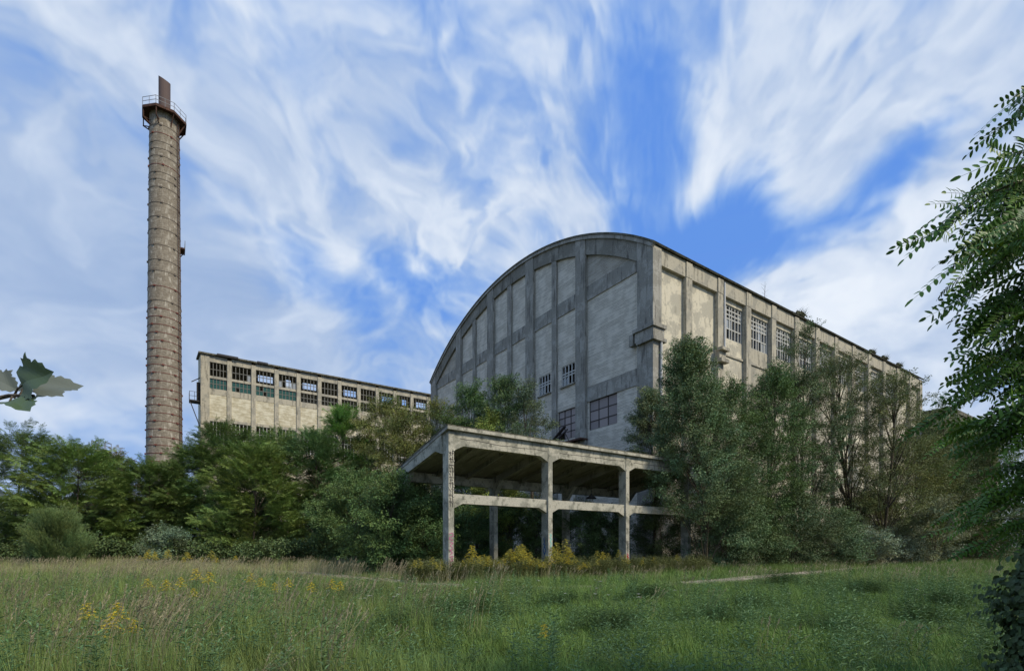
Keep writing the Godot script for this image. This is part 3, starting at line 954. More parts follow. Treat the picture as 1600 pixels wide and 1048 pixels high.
# ---------------------------------------------------------------- brick chimney
func chimney() -> void:
	var t := thing("factory_chimney", "tall round brick chimney ringed with rusty red iron bands", "chimney", G(256.5, 72.0), 0.0)
	var H := 63.2
	var rad := func(y: float) -> float:
		return 2.36 - (2.36 - 1.78) * pow(clampf(y / H, 0, 1), 0.85)
	var b := MB.new()
	var p := PackedVector3Array(); var r := PackedFloat32Array()
	for k in 25:
		var y := H * k / 24.0
		p.push_back(Vector3(0, y, 0)); r.push_back(rad.call(y))
	p.push_back(Vector3(0, H, 0)); r.push_back(1.2)
	b.tube(p, r, 56)
	part("shaft", b.mesh(), M.chimney_brick, t)
	# iron bands, one mesh shared
	var band := MB.new()
	var sides := 40
	for k in sides:
		var a0 := TAU * k / sides; var a1 := TAU * (k + 1) / sides
		var d0 := Vector3(cos(a0), 0, sin(a0)); var d1 := Vector3(cos(a1), 0, sin(a1))
		var lo := Vector3(0, -0.036, 0); var hi := Vector3(0, 0.036, 0)
		band.quad(d0 * 1.02 + lo, d0 * 1.02 + hi, d1 * 1.02 + hi, d1 * 1.02 + lo)
		band.quad(d0 * 1.02 + hi, d0 * 0.99 + hi, d1 * 0.99 + hi, d1 * 1.02 + hi)
		band.quad(d0 * 0.99 + lo, d0 * 1.02 + lo, d1 * 1.02 + lo, d1 * 0.99 + lo)
	for a in [0.6, 1.9, 3.2, 4.4, 5.5]:
		var dd := Vector3(cos(a), 0, sin(a))
		band.bar(dd * 1.03 + dd.cross(Vector3.UP) * 0.07, dd * 1.03 - dd.cross(Vector3.UP) * 0.07, 0.07, 0.2)
	var bm := band.mesh()
	var y := 1.0
	while y < H - 1.5:
		var q := Transform3D(Basis.from_euler(Vector3(0, fposmod(y * 3.7, 0.9), 0)).scaled(Vector3(rad.call(y), 1, rad.call(y))), Vector3(0, y, 0))
		var high := y > 36.0
		part("iron_band", bm, M.old_steel if high and fposmod(y, 4.2) > 1.3 else M.red_steel, t, q)
		y += 1.13 if y < 36.0 else rf(1.3, 2.3) if y < 52.0 else rf(0.9, 1.3)
	# platform round the top
	var pl := holder("top_platform", t)
	b = MB.new()
	var R := 2.75
	var ring := func(k: int, rr: float, yy: float) -> Vector3:
		var a := TAU * (k + 0.5) / 8.0 + 0.15
		return Vector3(cos(a) * rr, yy, sin(a) * rr)
	for k in 8:
		b.hexa([ring.call(k, 1.7, H - 0.4), ring.call(k, R, H - 0.4), ring.call(k + 1, R, H - 0.4), ring.call(k + 1, 1.7, H - 0.4), ring.call(k, 1.7, H - 0.2), ring.call(k, R, H - 0.2), ring.call(k + 1, R, H - 0.2), ring.call(k + 1, 1.7, H - 0.2)])
		b.bar(ring.call(k, R, H - 0.45), ring.call(k + 1, R, H - 0.45), 0.12, 0.3)
	part("deck", b.mesh(), M.rust, pl)
	for k in 8:
		b = MB.new()
		var o: Vector3 = ring.call(k, R - 0.05, H - 0.45)
		var i2: Vector3 = ring.call(k, 1.7, H - 2.3)
		if k in [1, 2, 3]:
			o.y = H - 1.7
			b.bar(ring.call(k, R - 0.1, H - 1.7), ring.call(k, R - 0.1, H - 0.4), 0.1, 0.1)
			b.bar(ring.call(k, R - 0.1, H - 1.7), ring.call(k, 1.7, H - 1.7), 0.1, 0.1)
		b.bar(i2, o, 0.1, 0.14)
		part("bracket", b.mesh(), M.rust, pl)
	b = MB.new()
	for k in 8:
		b.bar(ring.call(k, R, H - 0.3), ring.call(k, R, H + 0.85), 0.05, 0.05)
		b.bar((ring.call(k, R, H) + ring.call(k + 1, R, H)) * 0.5 - Vector3(0, 0.3, 0), (ring.call(k, R, H) + ring.call(k + 1, R, H)) * 0.5 + Vector3(0, 0.85, 0), 0.04, 0.04)
		for yy in [H + 0.3, H + 0.85]:
			b.bar(ring.call(k, R, yy), ring.call(k + 1, R, yy), 0.04, 0.05)
	part("railing", b.mesh(), M.rail, pl)
	# cut-off steel flue
	b = MB.new()
	var s2 := 24
	for k in s2:
		var q := []
		for a in [TAU * k / s2, TAU * (k + 1) / s2]:
			for rr in [0.72, 0.66]:
				q.append(Vector3(cos(a) * rr, H - 0.3, sin(a) * rr))
				q.append(Vector3(cos(a) * rr, H + 5.4 - cos(a - 0.45) * 0.5, sin(a) * rr))
		b.quad(q[0], q[1], q[5], q[4])
		b.quad(q[6], q[7], q[3], q[2])
		b.quad(q[1], q[3], q[7], q[5])
	part("steel_flue", b.mesh(), M.flue_steel, t)
	# side platform and ladder on the far right of the shaft
	var sd := holder("side_platform", t)
	b = MB.new()
	var base := Vector3(0.82, 0, -0.57)
	var rgt := Vector3(0.57, 0, 0.82)
	var yp := 44.6
	var c: float = rad.call(yp)
	b.hexa([base * c - rgt * 0.9 + Vector3.UP * yp, base * c + rgt * 0.9 + Vector3.UP * yp, base * (c + 0.55) + rgt * 0.9 + Vector3.UP * yp, base * (c + 0.55) - rgt * 0.9 + Vector3.UP * yp,
		base * c - rgt * 0.9 + Vector3.UP * (yp + 0.2), base * c + rgt * 0.9 + Vector3.UP * (yp + 0.2), base * (c + 0.55) + rgt * 0.9 + Vector3.UP * (yp + 0.2), base * (c + 0.55) - rgt * 0.9 + Vector3.UP * (yp + 0.2)])
	b.bar(base * (c + 0.5) + Vector3.UP * yp, base * c + Vector3.UP * (yp - 0.8), 0.1, 0.1)
	part("deck", b.mesh(), M.rust, sd)
	b = MB.new()
	for f in [-0.9, 0.0, 0.9]:
		b.bar(base * (c + 0.52) + rgt * f + Vector3.UP * yp, base * (c + 0.52) + rgt * f + Vector3.UP * (yp + 1.25), 0.05, 0.05)
	for f in [0.75, 1.25]:
		b.bar(base * (c + 0.52) - rgt * 0.9 + Vector3.UP * (yp + f), base * (c + 0.52) + rgt * 0.9 + Vector3.UP * (yp + f), 0.04, 0.05)
	part("railing", b.mesh(), M.rail, sd)
	b = MB.new()
	var lad := (base + rgt * 0.7).normalized()
	var tang := lad.cross(Vector3.UP)
	for f in [-0.22, 0.22]:
		b.bar(lad * 2.5 + tang * f + Vector3.UP * 2.0, lad * 1.98 + tang * f + Vector3.UP * (H - 0.5), 0.05, 0.05)
	for k in 150:
		var f := k / 150.0
		var o := lad * lerpf(2.5, 1.98, f) + Vector3.UP * lerpf(2.0, H - 0.5, f)
		b.bar(o - tang * 0.22, o + tang * 0.22, 0.03, 0.03)
	part("ladder", b.mesh(), M.rust, t)

func far_ruin() -> void:
	var t := thing("ruined_block", "dark ivy-covered block half hidden behind the trees beyond the hall", "building", G(1484, 74.0), TURN)
	var b := MB.new()
	b.box(Vector3(0, 0, -14), Vector3(26, 21.5, 0))
	part("wall", b.mesh(), M.beige_brick, t)
	b = MB.new()
	b.box(Vector3(-0.3, 21.5, -14.3), Vector3(26.3, 22.1, 0.3))
	part("roof", b.mesh(), M.roofing, t)

# ---------------------------------------------------------------- leaves and twigs, made once and shared
var SP := {}
func diamond(b: MB, at: Vector3, along: Vector3, side: Vector3, l: float, w: float, fold := 0.25) -> void:
	var nn := side.cross(along).normalized()
	var m := at + along * l * 0.45
	var tip := at + along * l - nn * l * 0.12
	b.tri(at, m + side * w * 0.5 + nn * w * fold, tip)
	b.tri(at, tip, m - side * w * 0.5 + nn * w * fold)

func oval(b: MB, at: Vector3, along: Vector3, side: Vector3, l: float, w: float, bend := 0.12) -> void:
	var nn := side.cross(along).normalized()
	var prof := [[0.0, 0.0], [0.22, 0.8], [0.55, 1.0], [0.85, 0.62], [1.0, 0.0]]
	for k in 4:
		var a: Array = prof[k]; var c: Array = prof[k + 1]
		var ca: Vector3 = at + along * l * a[0] - nn * l * bend * a[0] * a[0]
		var cc: Vector3 = at + along * l * c[0] - nn * l * bend * c[0] * c[0]
		for sgn in [-1.0, 1.0]:
			var ea: Vector3 = ca + side * (sgn * w * 0.5 * a[1]) + nn * (w * 0.12 * a[1])
			var ec: Vector3 = cc + side * (sgn * w * 0.5 * c[1]) + nn * (w * 0.12 * c[1])
			if k == 0:
				b.tri(ca, ec, cc)
			elif k == 3:
				b.tri(ca, ea, cc)
			else:
				b.quad(ca, ea, ec, cc)

func leaf_tint(b: MB, spread: float) -> void:
	var s := rf(1.0 - spread, 1.0 + spread)
	b.tint = Color(s * rf(0.9, 1.15), s, s * rf(0.8, 1.1))

# pinnate leaf along +z, hanging a little
func pinnate(b: MB, at: Vector3, dir: Vector3, l: float, pairs: int, ll: float, lw: float, detail := false) -> void:
	var side := dir.cross(Vector3.UP)
	side = side.normalized() if side.length() > 0.05 else Vector3.RIGHT
	var p := at
	var d := dir
	for k in pairs:
		d = (d + Vector3.DOWN * 0.09).normalized()
		p += d * l / pairs
		for sgn in [-1.0, 1.0]:
			var out: Vector3 = (side * sgn + d * 0.35 + Vector3.DOWN * 0.12).normalized()
			var f := 1.0 - 0.35 * absf(float(k) / pairs - 0.4)
			if detail:
				oval(b, p, out, d, ll * f * rf(0.88, 1.1), lw * f)
			else:
				diamond(b, p, out, d, ll * f, lw * f)
	if detail:
		oval(b, p, d, side, ll, lw)
	else:
		diamond(b, p, d, side, ll, lw)

func make_sprigs() -> void:
	for v in 5:
		# robinia / ailanthus: a twig with drooping feather leaves
		var b := MB.new()
		for k in 15:
			leaf_tint(b, 0.25)
			var z := 0.06 + 0.055 * k
			var a := rf(0.4, 1.25) * (1.0 if k % 2 else -1.0)
			var d := Vector3(sin(a), rf(-0.15, 0.45), cos(a)).normalized()
			pinnate(b, Vector3(0, 0.06 * sin(z * 3.0), z), d, rf(0.24, 0.36), 5, 0.085, 0.04)
		b.tint = Color(0.5, 0.45, 0.35)
		b.tube(PackedVector3Array([Vector3(0, 0, -0.1), Vector3(0, 0.05, 0.45), Vector3(0, 0.0, 0.85)]), PackedFloat32Array([0.01, 0.007, 0.003]), 3)
		SP["pinnate%d" % v] = b.mesh()
		# poplar / birch: round leaves on thin stalks
		b = MB.new()
		for k in 42:
			leaf_tint(b, 0.3)
			var z := rf(0.0, 0.85)
			var a := rf(0, TAU)
			var r := rf(0.05, 0.28) * (1.1 - z * 0.5)
			var at := Vector3(cos(a) * r, sin(a) * r * 0.8, z)
			var d := (Vector3(cos(a), sin(a) * 0.5 - 0.5, 0.4) + Vector3(rf(-0.5, 0.5), rf(-0.5, 0.5), rf(-0.5, 0.5))).normalized()
			var s := d.cross(Vector3(rf(-1, 1), rf(-1, 1), rf(-1, 1))).normalized()
			diamond(b, at, d, s, rf(0.07, 0.10), rf(0.055, 0.08), 0.1)
		b.tint = Color(0.5, 0.45, 0.35)
		for k in 3:
			b.tube(PackedVector3Array([Vector3(0, 0, -0.1), Vector3(rf(-0.1, 0.1), rf(-0.1, 0.1), 0.4), Vector3(rf(-0.2, 0.2), rf(-0.15, 0.15), 0.85)]), PackedFloat32Array([0.008, 0.006, 0.003]), 3)
		SP["round%d" % v] = b.mesh()
		# willow / broom: narrow upright leaves
		b = MB.new()
		for k in 60:
			leaf_tint(b, 0.25)
			var z := rf(0.0, 0.9)
			var a := rf(0, TAU)
			var d := Vector3(cos(a) * 0.5, sin(a) * 0.5, 0.9).normalized()
			diamond(b, Vector3(cos(a), sin(a), 0) * rf(0.02, 0.1) + Vector3(0, 0, z), d, d.cross(Vector3(rf(-1, 1), rf(-1, 1), 0.1)).normalized(), rf(0.10, 0.16), rf(0.015, 0.028), 0.1)
		SP["narrow%d" % v] = b.mesh()
		# ivy and low undergrowth: broad leaves lying outwards
		b = MB.new()
		for k in 26:
			leaf_tint(b, 0.3)
			var at := Vector3(rf(-0.3, 0.3), rf(-0.3, 0.3), rf(-0.1, 0.12))
			var d := Vector3(rf(-0.6, 0.6), -0.7, rf(0.1, 0.6)).normalized()
			var s := d.cross(Vector3(rf(-0.3, 0.3), 0, 1)).normalized()
			oval(b, at, d, s, rf(0.07, 0.12), rf(0.06, 0.1), 0.2)
		SP["broad%d" % v] = b.mesh()

func face_out(dir: Vector3, at: Vector3, s: float, roll := 0.6) -> Transform3D:
	var z := dir.normalized()
	var x := Vector3.UP.cross(z)
	x = x.normalized() if x.length() > 0.05 else Vector3.RIGHT
	var y := z.cross(x)
	var r := rf(-roll, roll)
	return Transform3D(Basis(x * cos(r) + y * sin(r), y * cos(r) - x * sin(r), z).scaled(Vector3(s, s, s)), at)

# o: h height, r radius, low (share of height where the crown begins), clumps, sprigs, leaf kind, tint, wide (clump size), point (how pointed), size
func tree(called: String, label: String, category: String, group: String, at: Vector3, o: Dictionary) -> Node3D:
	var t := thing(called, label, category, at, 0.0, group)
	var h: float = o.h
	var r: float = o.r
	var low: float = o.get("low", 0.12)
	var n: int = o.get("clumps", 40)
	var m: int = o.get("sprigs", 16)
	var wide: float = o.get("wide", 0.27)
	var point: float = o.get("point", 0.5)
	var size: float = o.get("size", 1.0)
	var tint: Color = o.tint
	var lean: Vector3 = o.get("lean", Vector3(rf(-0.06, 0.06), 0, rf(-0.06, 0.06)) * h)
	var stems: int = o.get("stems", 1)
	var wood := MB.new()
	var where := [[], [], [], [], []]
	var tints := [PackedColorArray(), PackedColorArray(), PackedColorArray(), PackedColorArray(), PackedColorArray()]
	var axes := []
	for s in stems:
		var pts := PackedVector3Array()
		var rad := PackedFloat32Array()
		var out := Vector3(rf(-1, 1), 0, rf(-1, 1)) * (r * 0.45 if stems > 1 else 0.0)
		var hh := h * (rf(0.72, 1.0) if s > 0 else 1.0)
		var wob := rf(0, TAU)
		for k in 7:
			var f := k / 6.0
			pts.push_back(Vector3(sin(f * 4.0 + wob) * 0.02 * h, f * hh * 0.93 - 0.1, cos(f * 3.0 + wob) * 0.02 * h) + (lean + out) * f * f + out * 0.15)
			rad.push_back(lerpf(h * o.get("trunk", 0.010), 0.012, f) / sqrt(stems))
		wood.tube(pts, rad, 6)
		axes.append(pts)
	for k in n:
		var f := lerpf(low, 1.0, pow((k + rf(0.0, 1.0)) / n, 0.85))
		var u := (f - low) / (1.0 - low)
		var prof := pow(maxf(sin(PI * pow(clampf(u, 0.02, 1.0), point + 0.35) * 0.93 + 0.12), 0.0), 0.8)
		if o.get("cone", false):
			prof = 0.07 + 0.93 * pow(1.0 - u, 0.85) * minf(1.0, 0.55 + u * 3.0)
		var ang := k * 2.39996 + rf(-0.4, 0.4)
		var rr := r * prof * rf(0.55, 1.0)
		var pts: PackedVector3Array = axes[k % axes.size()]
		var top: Vector3 = pts[6]
		var ax: Vector3 = pts[clampi(int(f * 6.0), 0, 6)]
		var q := Vector3(ax.x + cos(ang) * rr, minf(f * h, top.y + 0.08 * h), ax.z + sin(ang) * rr)
		var j := clampi(int((f - 0.22 * rr / r) * 6.0), 0, 6)
		var a: Vector3 = pts[j]
		var mid := a.lerp(q, 0.5) + Vector3.UP * rr * 0.12 + Vector3(rf(-0.15, 0.15), 0, rf(-0.15, 0.15))
		var lr: float = h * o.get("limb", 0.0026)
		wood.tube(PackedVector3Array([a, mid, q]), PackedFloat32Array([lr, lr * 0.6, 0.008]), 4)
		var cr := r * wide * rf(0.75, 1.25)
		var shade := rf(0.8, 1.2)
		var warm := rf(-0.10, 0.08)
		for e in m:
			var d := Vector3(rf(-1, 1), rf(-0.8, 0.8), rf(-1, 1))
			if d.length() > 1.1:
				d *= 0.7
			var p := q + Vector3(d.x, d.y * o.get("flat", 0.62), d.z) * cr
			if e % 4 == 0:
				p = mid.lerp(q, rf(0.2, 1.0)) + d * cr * 0.4
			if p.y < 0.15:
				p.y = rf(0.15, 0.5)
			var od := (p - ax) * Vector3(1, 0.4, 1)
			od = od.normalized() + Vector3(rf(-0.6, 0.6), rf(-0.3, 0.55) + o.get("rise", 0.0), rf(-0.6, 0.6))
			var c := rng.randi() % 5
			var b := shade * rf(0.82, 1.18)
			where[c].append(face_out(od, p, size * rf(0.75, 1.25)))
			tints[c].push_back(Color(1.85 * tint.r * b * (1.0 + warm + rf(-0.05, 0.08)), 1.85 * tint.g * b, 1.7 * tint.b * b * (1.0 - warm)))
	part("trunk", wood.mesh(), o.get("bark", M.bark), t)
	var crown := holder("crown", t)
	for c in 5:
		if where[c].size():
			many("foliage", SP["%s%d" % [o.leaf, c]], M.leaf, crown, where[c], tints[c]).set_meta("kind", "stuff")
	return t

const ROB := Color(0.072, 0.110, 0.032)
const ROB_LIGHT := Color(0.098, 0.142, 0.038)
const OLIVE := Color(0.098, 0.118, 0.038)
const POPLAR := Color(0.092, 0.135, 0.066)
const DARK := Color(0.066, 0.108, 0.036)
const SILVER := Color(0.17, 0.20, 0.14)
func top_h(py: float, z: float) -> float:
	return EYE + (852.0 - py) / F * z

func trees() -> void:
	var wood := "thicket trees left of the shelter"
	# px, top py, distance, radius, label, extras
	var rows := [
		[20, 668, 40.0, 4.4, "robinia at the picture's left edge, its feathery top the highest there", {tint = ROB, leaf = "pinnate", clumps = 46}],
		[118, 690, 39.0, 4.0, "green robinia standing behind the round pale broom bush", {tint = ROB_LIGHT, leaf = "pinnate", clumps = 44}],
		[178, 702, 46.0, 3.2, "thin-topped reddish robinia just left of the brick chimney", {tint = Color(0.10, 0.09, 0.04), leaf = "pinnate", clumps = 34}],
		[235, 715, 42.0, 3.6, "low robinia hiding the foot of the brick chimney", {tint = ROB, leaf = "pinnate", clumps = 40}],
		[300, 690, 44.0, 3.4, "robinia between the chimney and the factory's left end", {tint = ROB, leaf = "pinnate", clumps = 38}],
		[352, 660, 45.0, 4.0, "dark robinia in front of the factory's first two window bays", {tint = DARK, leaf = "pinnate", clumps = 46}],
		[395, 688, 40.0, 3.8, "light green robinia with layered sprays in the middle of the thicket", {tint = ROB_LIGHT, leaf = "pinnate", clumps = 46}],
		[440, 668, 46.0, 3.8, "dark green robinia below the factory's fourth and fifth bays", {tint = DARK, leaf = "pinnate", clumps = 42}],
		[505, 672, 44.0, 4.0, "shady robinia left of the bright slender tree before the factory", {tint = Color(0.068, 0.115, 0.042), leaf = "pinnate", clumps = 42}],
		[543, 633, 47.0, 2.7, "bright green slender tree rising before the factory windows", {tint = Color(0.085, 0.16, 0.04), leaf = "pinnate", clumps = 40, point = 0.75}],
		[592, 612, 46.0, 3.3, "tallest olive birch in front of the factory's right half", {tint = OLIVE, leaf = "round", clumps = 46, point = 0.7}],
		[640, 640, 42.0, 3.3, "olive birch filling the gap between factory and hall", {tint = OLIVE, leaf = "round", clumps = 44, point = 0.6}],
		[560, 735, 37.0, 3.4, "low full tree in the shade left of the shelter", {tint = DARK, leaf = "round", clumps = 44, low = 0.04}],
		[632, 738, 31.5, 2.3, "dark leafy tree touching the shelter's left roof edge", {tint = Color(0.074, 0.11, 0.042), leaf = "round", clumps = 44, low = 0.04}],
	]
	for q in rows:
		var o: Dictionary = q[5]
		o.h = top_h(q[1] + 17.0, q[2]); o.r = q[3]
		if not o.has("low"): o.low = 0.05
		o.sprigs = 30
		tree("thicket_tree", q[4], "tree", wood, G(q[0], q[2]), o)
	rows = [
		[690, 640, 43.0, 2.6, "olive birch at the left foot of the arched gable", {tint = OLIVE, leaf = "round", clumps = 36}],
		[742, 612, 40.0, 2.5, "green poplar behind the shelter roof, left of the tallest", {tint = Color(0.065, 0.115, 0.04), leaf = "round", clumps = 38, point = 0.6}],
		[790, 600, 39.0, 2.3, "tallest dark green poplar behind the shelter roof", {tint = Color(0.068, 0.112, 0.046), leaf = "round", clumps = 38, point = 0.6}],
		[832, 608, 37.5, 2.0, "sparse silvery poplar behind the shelter beside the gable windows", {tint = Color(0.085, 0.115, 0.07), leaf = "round", clumps = 30, sprigs = 17, point = 0.55}],
		[775, 655, 36.5, 1.5, "yellow-green young poplar just above the shelter's front edge", {tint = Color(0.16, 0.20, 0.05), leaf = "round", clumps = 22}],
	]
	for q in rows:
		var o: Dictionary = q[5]
		o.h = top_h(q[1], q[2]); o.r = q[3]
		if not o.has("sprigs"): o.sprigs = 26
		tree("poplar_tree", q[4], "tree", "trees behind the shelter", G(q[0], q[2]), o)
	rows = [
		[1096, 540, 33.0, 3.4, "big grey-green aspen beside the shelter's right end", {tint = POPLAR, leaf = "round", sprigs = 23, low = 0.22, cone = true, wide = 0.23, clumps = 95, bark = M.pale_bark}],
		[1022, 622, 38.5, 1.5, "smaller aspen between the hall corner and the shelter roof", {tint = Color(0.10, 0.13, 0.07), leaf = "round", clumps = 34, low = 0.45}],
		[1150, 610, 36.0, 2.6, "narrow green aspen right of the big grey-green one", {tint = Color(0.07, 0.115, 0.045), leaf = "round", clumps = 44, low = 0.1}],
		[1205, 590, 38.0, 2.7, "dark green tree before the third side pillar of the hall", {tint = Color(0.068, 0.115, 0.042), leaf = "round", clumps = 46, low = 0.12, point = 0.55}],
		[1262, 520, 41.0, 3.0, "tall airy poplar reaching up to the hall's side windows", {tint = Color(0.078, 0.112, 0.056), leaf = "round", clumps = 60, sprigs = 17, low = 0.25, stems = 2, wide = 0.22}],
		[1328, 545, 43.0, 3.6, "thin-leaved poplar with bare branches before the hall's side wall", {tint = Color(0.098, 0.12, 0.058), leaf = "round", clumps = 64, sprigs = 17, low = 0.2, stems = 2, limb = 0.0032}],
		[1385, 598, 42.0, 3.4, "olive tree with long slanting branches near the hall's far end", {tint = Color(0.105, 0.125, 0.052), leaf = "round", clumps = 60, sprigs = 16, low = 0.15, limb = 0.0032}],
		[1428, 690, 46.0, 3.0, "olive bush-like tree at the hall's far corner", {tint = OLIVE, leaf = "round", clumps = 44, low = 0.08}],
		[1490, 680, 50.0, 4.2, "brownish dark tree in front of the ruined block", {tint = Color(0.09, 0.105, 0.042), leaf = "round", clumps = 52, low = 0.06}],
		[1545, 690, 46.0, 4.0, "dark green tree behind the overhanging robinia", {tint = Color(0.076, 0.105, 0.04), leaf = "round", clumps = 50, low = 0.05}],
		[1475, 625, 60.0, 2.5, "small distant tree whose top shows beside the hall's far end", {tint = Color(0.075, 0.108, 0.045), leaf = "round", clumps = 34, sprigs = 9}],
	]
	for q in rows:
		var o: Dictionary = q[5]
		o.h = top_h(q[1], q[2]); o.r = q[3]
		if not o.has("sprigs"): o.sprigs = 26
		tree("poplar_tree", q[4], "tree", "trees along the hall's side", G(q[0], q[2]), o)
	# bushes
	rows = [
		[93, 812, 33.0, 1.25, "round pale green broom bush at the thicket's left foot", {tint = Color(0.085, 0.125, 0.05), leaf = "narrow", clumps = 40, rise = 1.2}],
		[262, 832, 35.0, 1.1, "small bluish shrub at the foot of the thicket", {tint = Color(0.10, 0.14, 0.09), leaf = "round", clumps = 14}],
		[600, 752, 28.3, 1.8, "dark shrub just left of the shelter's first post", {tint = DARK, leaf = "round", clumps = 26}],
		[660, 795, 28.6, 1.1, "dark shrub seen behind the shelter's first post", {tint = DARK, leaf = "round", clumps = 26}],
		[735, 800, 36.0, 1.7, "green shrub inside the shelter near the first post", {tint = Color(0.068, 0.115, 0.042), leaf = "round", clumps = 24}],
		[800, 790, 37.0, 1.9, "shrub behind the shelter's first opening", {tint = DARK, leaf = "round", clumps = 24}],
		[905, 795, 37.5, 1.6, "green shrub behind the shelter's second opening", {tint = Color(0.072, 0.115, 0.048), leaf = "round", clumps = 22}],
		[950, 800, 38.5, 1.5, "green shrub against the hall wall behind the shelter's third post", {tint = Color(0.072, 0.115, 0.048), leaf = "round", clumps = 22}],
		[1035, 790, 38.0, 1.7, "shrub behind the shelter's third opening at the hall's corner", {tint = Color(0.075, 0.112, 0.05), leaf = "round", clumps = 24}],
		[850, 785, 39.5, 1.9, "dark shrub behind the shelter's second post", {tint = DARK, leaf = "round", clumps = 24}],
		[1135, 770, 34.0, 2.0, "grey-green shrub right of the shelter's last post", {tint = POPLAR, leaf = "round", clumps = 30}],
		[1180, 790, 35.5, 1.9, "dark shrub below the dark green tree by the hall", {tint = Color(0.075, 0.112, 0.05), leaf = "round", clumps = 28}],
		[1240, 775, 38.0, 2.2, "full green shrub beneath the tall airy poplar", {tint = Color(0.07, 0.10, 0.05), leaf = "round", clumps = 32}],
		[1300, 800, 39.0, 2.0, "shrub beneath the bare-branched poplar", {tint = POPLAR, leaf = "round", clumps = 30}],
		[1345, 828, 40.0, 1.5, "silvery shrub at the meadow's edge, left of two", {tint = SILVER, leaf = "round", clumps = 22}],
		[1402, 825, 42.0, 1.6, "silvery shrub at the meadow's edge, right of two", {tint = SILVER, leaf = "round", clumps = 24}],
		[1462, 785, 40.0, 1.3, "pale upright birch sapling before the dark trees", {tint = Color(0.16, 0.18, 0.11), leaf = "round", clumps = 20, sprigs = 15, point = 0.6}],
		[1370, 770, 45.0, 2.4, "olive shrub behind the two silvery shrubs", {tint = Color(0.085, 0.10, 0.045), leaf = "round", clumps = 34}],
	]
	for q in rows:
		var o: Dictionary = q[5]
		o.h = top_h(q[1], q[2]); o.r = q[3]
		o.low = 0.03; o.wide = 0.36; o.trunk = 0.008; o.stems = 3
		if not o.has("sprigs"): o.sprigs = 20
		tree("bush", q[4], "bush", "bushes at the meadow's edge", G(q[0], q[2]), o)
	undergrowth()

# the dark mass of stems and leaves behind the front trees
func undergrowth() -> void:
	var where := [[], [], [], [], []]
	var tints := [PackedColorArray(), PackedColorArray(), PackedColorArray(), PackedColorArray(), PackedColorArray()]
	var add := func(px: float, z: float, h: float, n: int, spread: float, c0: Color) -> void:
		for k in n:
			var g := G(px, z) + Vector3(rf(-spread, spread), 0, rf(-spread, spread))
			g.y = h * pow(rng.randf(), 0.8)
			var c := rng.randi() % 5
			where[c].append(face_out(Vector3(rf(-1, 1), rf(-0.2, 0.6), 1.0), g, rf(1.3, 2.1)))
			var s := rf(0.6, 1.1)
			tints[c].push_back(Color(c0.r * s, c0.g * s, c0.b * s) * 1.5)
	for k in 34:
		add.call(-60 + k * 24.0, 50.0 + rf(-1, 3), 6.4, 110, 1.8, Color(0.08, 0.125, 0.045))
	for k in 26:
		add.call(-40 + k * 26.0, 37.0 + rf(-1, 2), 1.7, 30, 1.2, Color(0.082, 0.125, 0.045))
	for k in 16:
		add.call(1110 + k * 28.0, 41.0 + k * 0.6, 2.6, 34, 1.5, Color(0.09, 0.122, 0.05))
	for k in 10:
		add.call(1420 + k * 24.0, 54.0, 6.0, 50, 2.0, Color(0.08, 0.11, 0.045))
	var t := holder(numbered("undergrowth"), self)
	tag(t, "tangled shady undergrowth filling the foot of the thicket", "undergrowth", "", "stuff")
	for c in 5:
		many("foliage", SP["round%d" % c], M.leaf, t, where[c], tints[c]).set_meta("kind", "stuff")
	# ivy on the ruined block
	where = [[], [], [], [], []]
	tints = [PackedColorArray(), PackedColorArray(), PackedColorArray(), PackedColorArray(), PackedColorArray()]
	var o := G(1484, 74.0)
	for k in 1500:
		var c := rng.randi() % 5
		var gable := k % 3 == 0
		var p := o + (V * rf(0, 14) - U * 0.1 if gable else U * rf(0, 24) - V * 0.1) + Vector3.UP * 21.5 * sqrt(rng.randf())
		where[c].append(face_out(-U if gable else -V, p, rf(1.6, 2.6)))
		var s := rf(0.7, 1.2)
		tints[c].push_back(Color(0.075 * s, 0.115 * s, 0.045 * s))
	var iv := holder(numbered("wall_ivy"), self)
	tag(iv, "ivy covering the ruined block behind the trees", "ivy", "", "stuff")
	for c in 5:
		many("foliage", SP["broad%d" % c], M.leaf, iv, where[c], tints[c]).set_meta("kind", "stuff")

# ---------------------------------------------------------------- meadow
func blade(b: MB, at: Vector3, dir: Vector3, h: float, w: float, droop: float, seg := 4) -> void:
	var side := dir.cross(Vector3.UP)
	side = side.normalized() if side.length() > 0.02 else Vector3.RIGHT
	side = side.rotated(Vector3.UP, rf(-0.6, 0.6))
	var d := dir.normalized()
	var p := at
	var q := [p - side * w * 0.5, p + side * w * 0.5]
	for k in seg:
		d = (d + (Vector3(dir.x, -0.35, dir.z)) * droop * (k + 1) / seg).normalized()
		p += d * h / seg
		var ww := w * (1.0 - float(k + 1) / seg) * 0.5
		if k == seg - 1:
			b.tri(q[0], q[1], p)
		else:
			var q2 := [p - side * ww, p + side * ww]
			b.quad(q[0], q[1], q2[1], q2[0])
			q = q2

func tuft(n: int, h: float, w: float, spread: float, lean: float, droop: float) -> ArrayMesh:
	var b := MB.new()
	for k in n:
		var s := rf(0.65, 1.35)
		b.tint = Color(s * rf(0.85, 1.25), s, s * rf(0.7, 1.1))
		if rng.randf() < 0.07:
			b.tint = Color(2.2, 1.6, 1.5)
		var a := rf(0, TAU)
		var l := rf(0.1, 1.0) * lean
		blade(b, Vector3(rf(-spread, spread), -0.01, rf(-spread, spread)), Vector3(cos(a) * l, 1, sin(a) * l).normalized(), h * rf(0.5, 1.1), w * rf(0.7, 1.3), droop * rf(0.3, 1.6))
	return b.mesh()

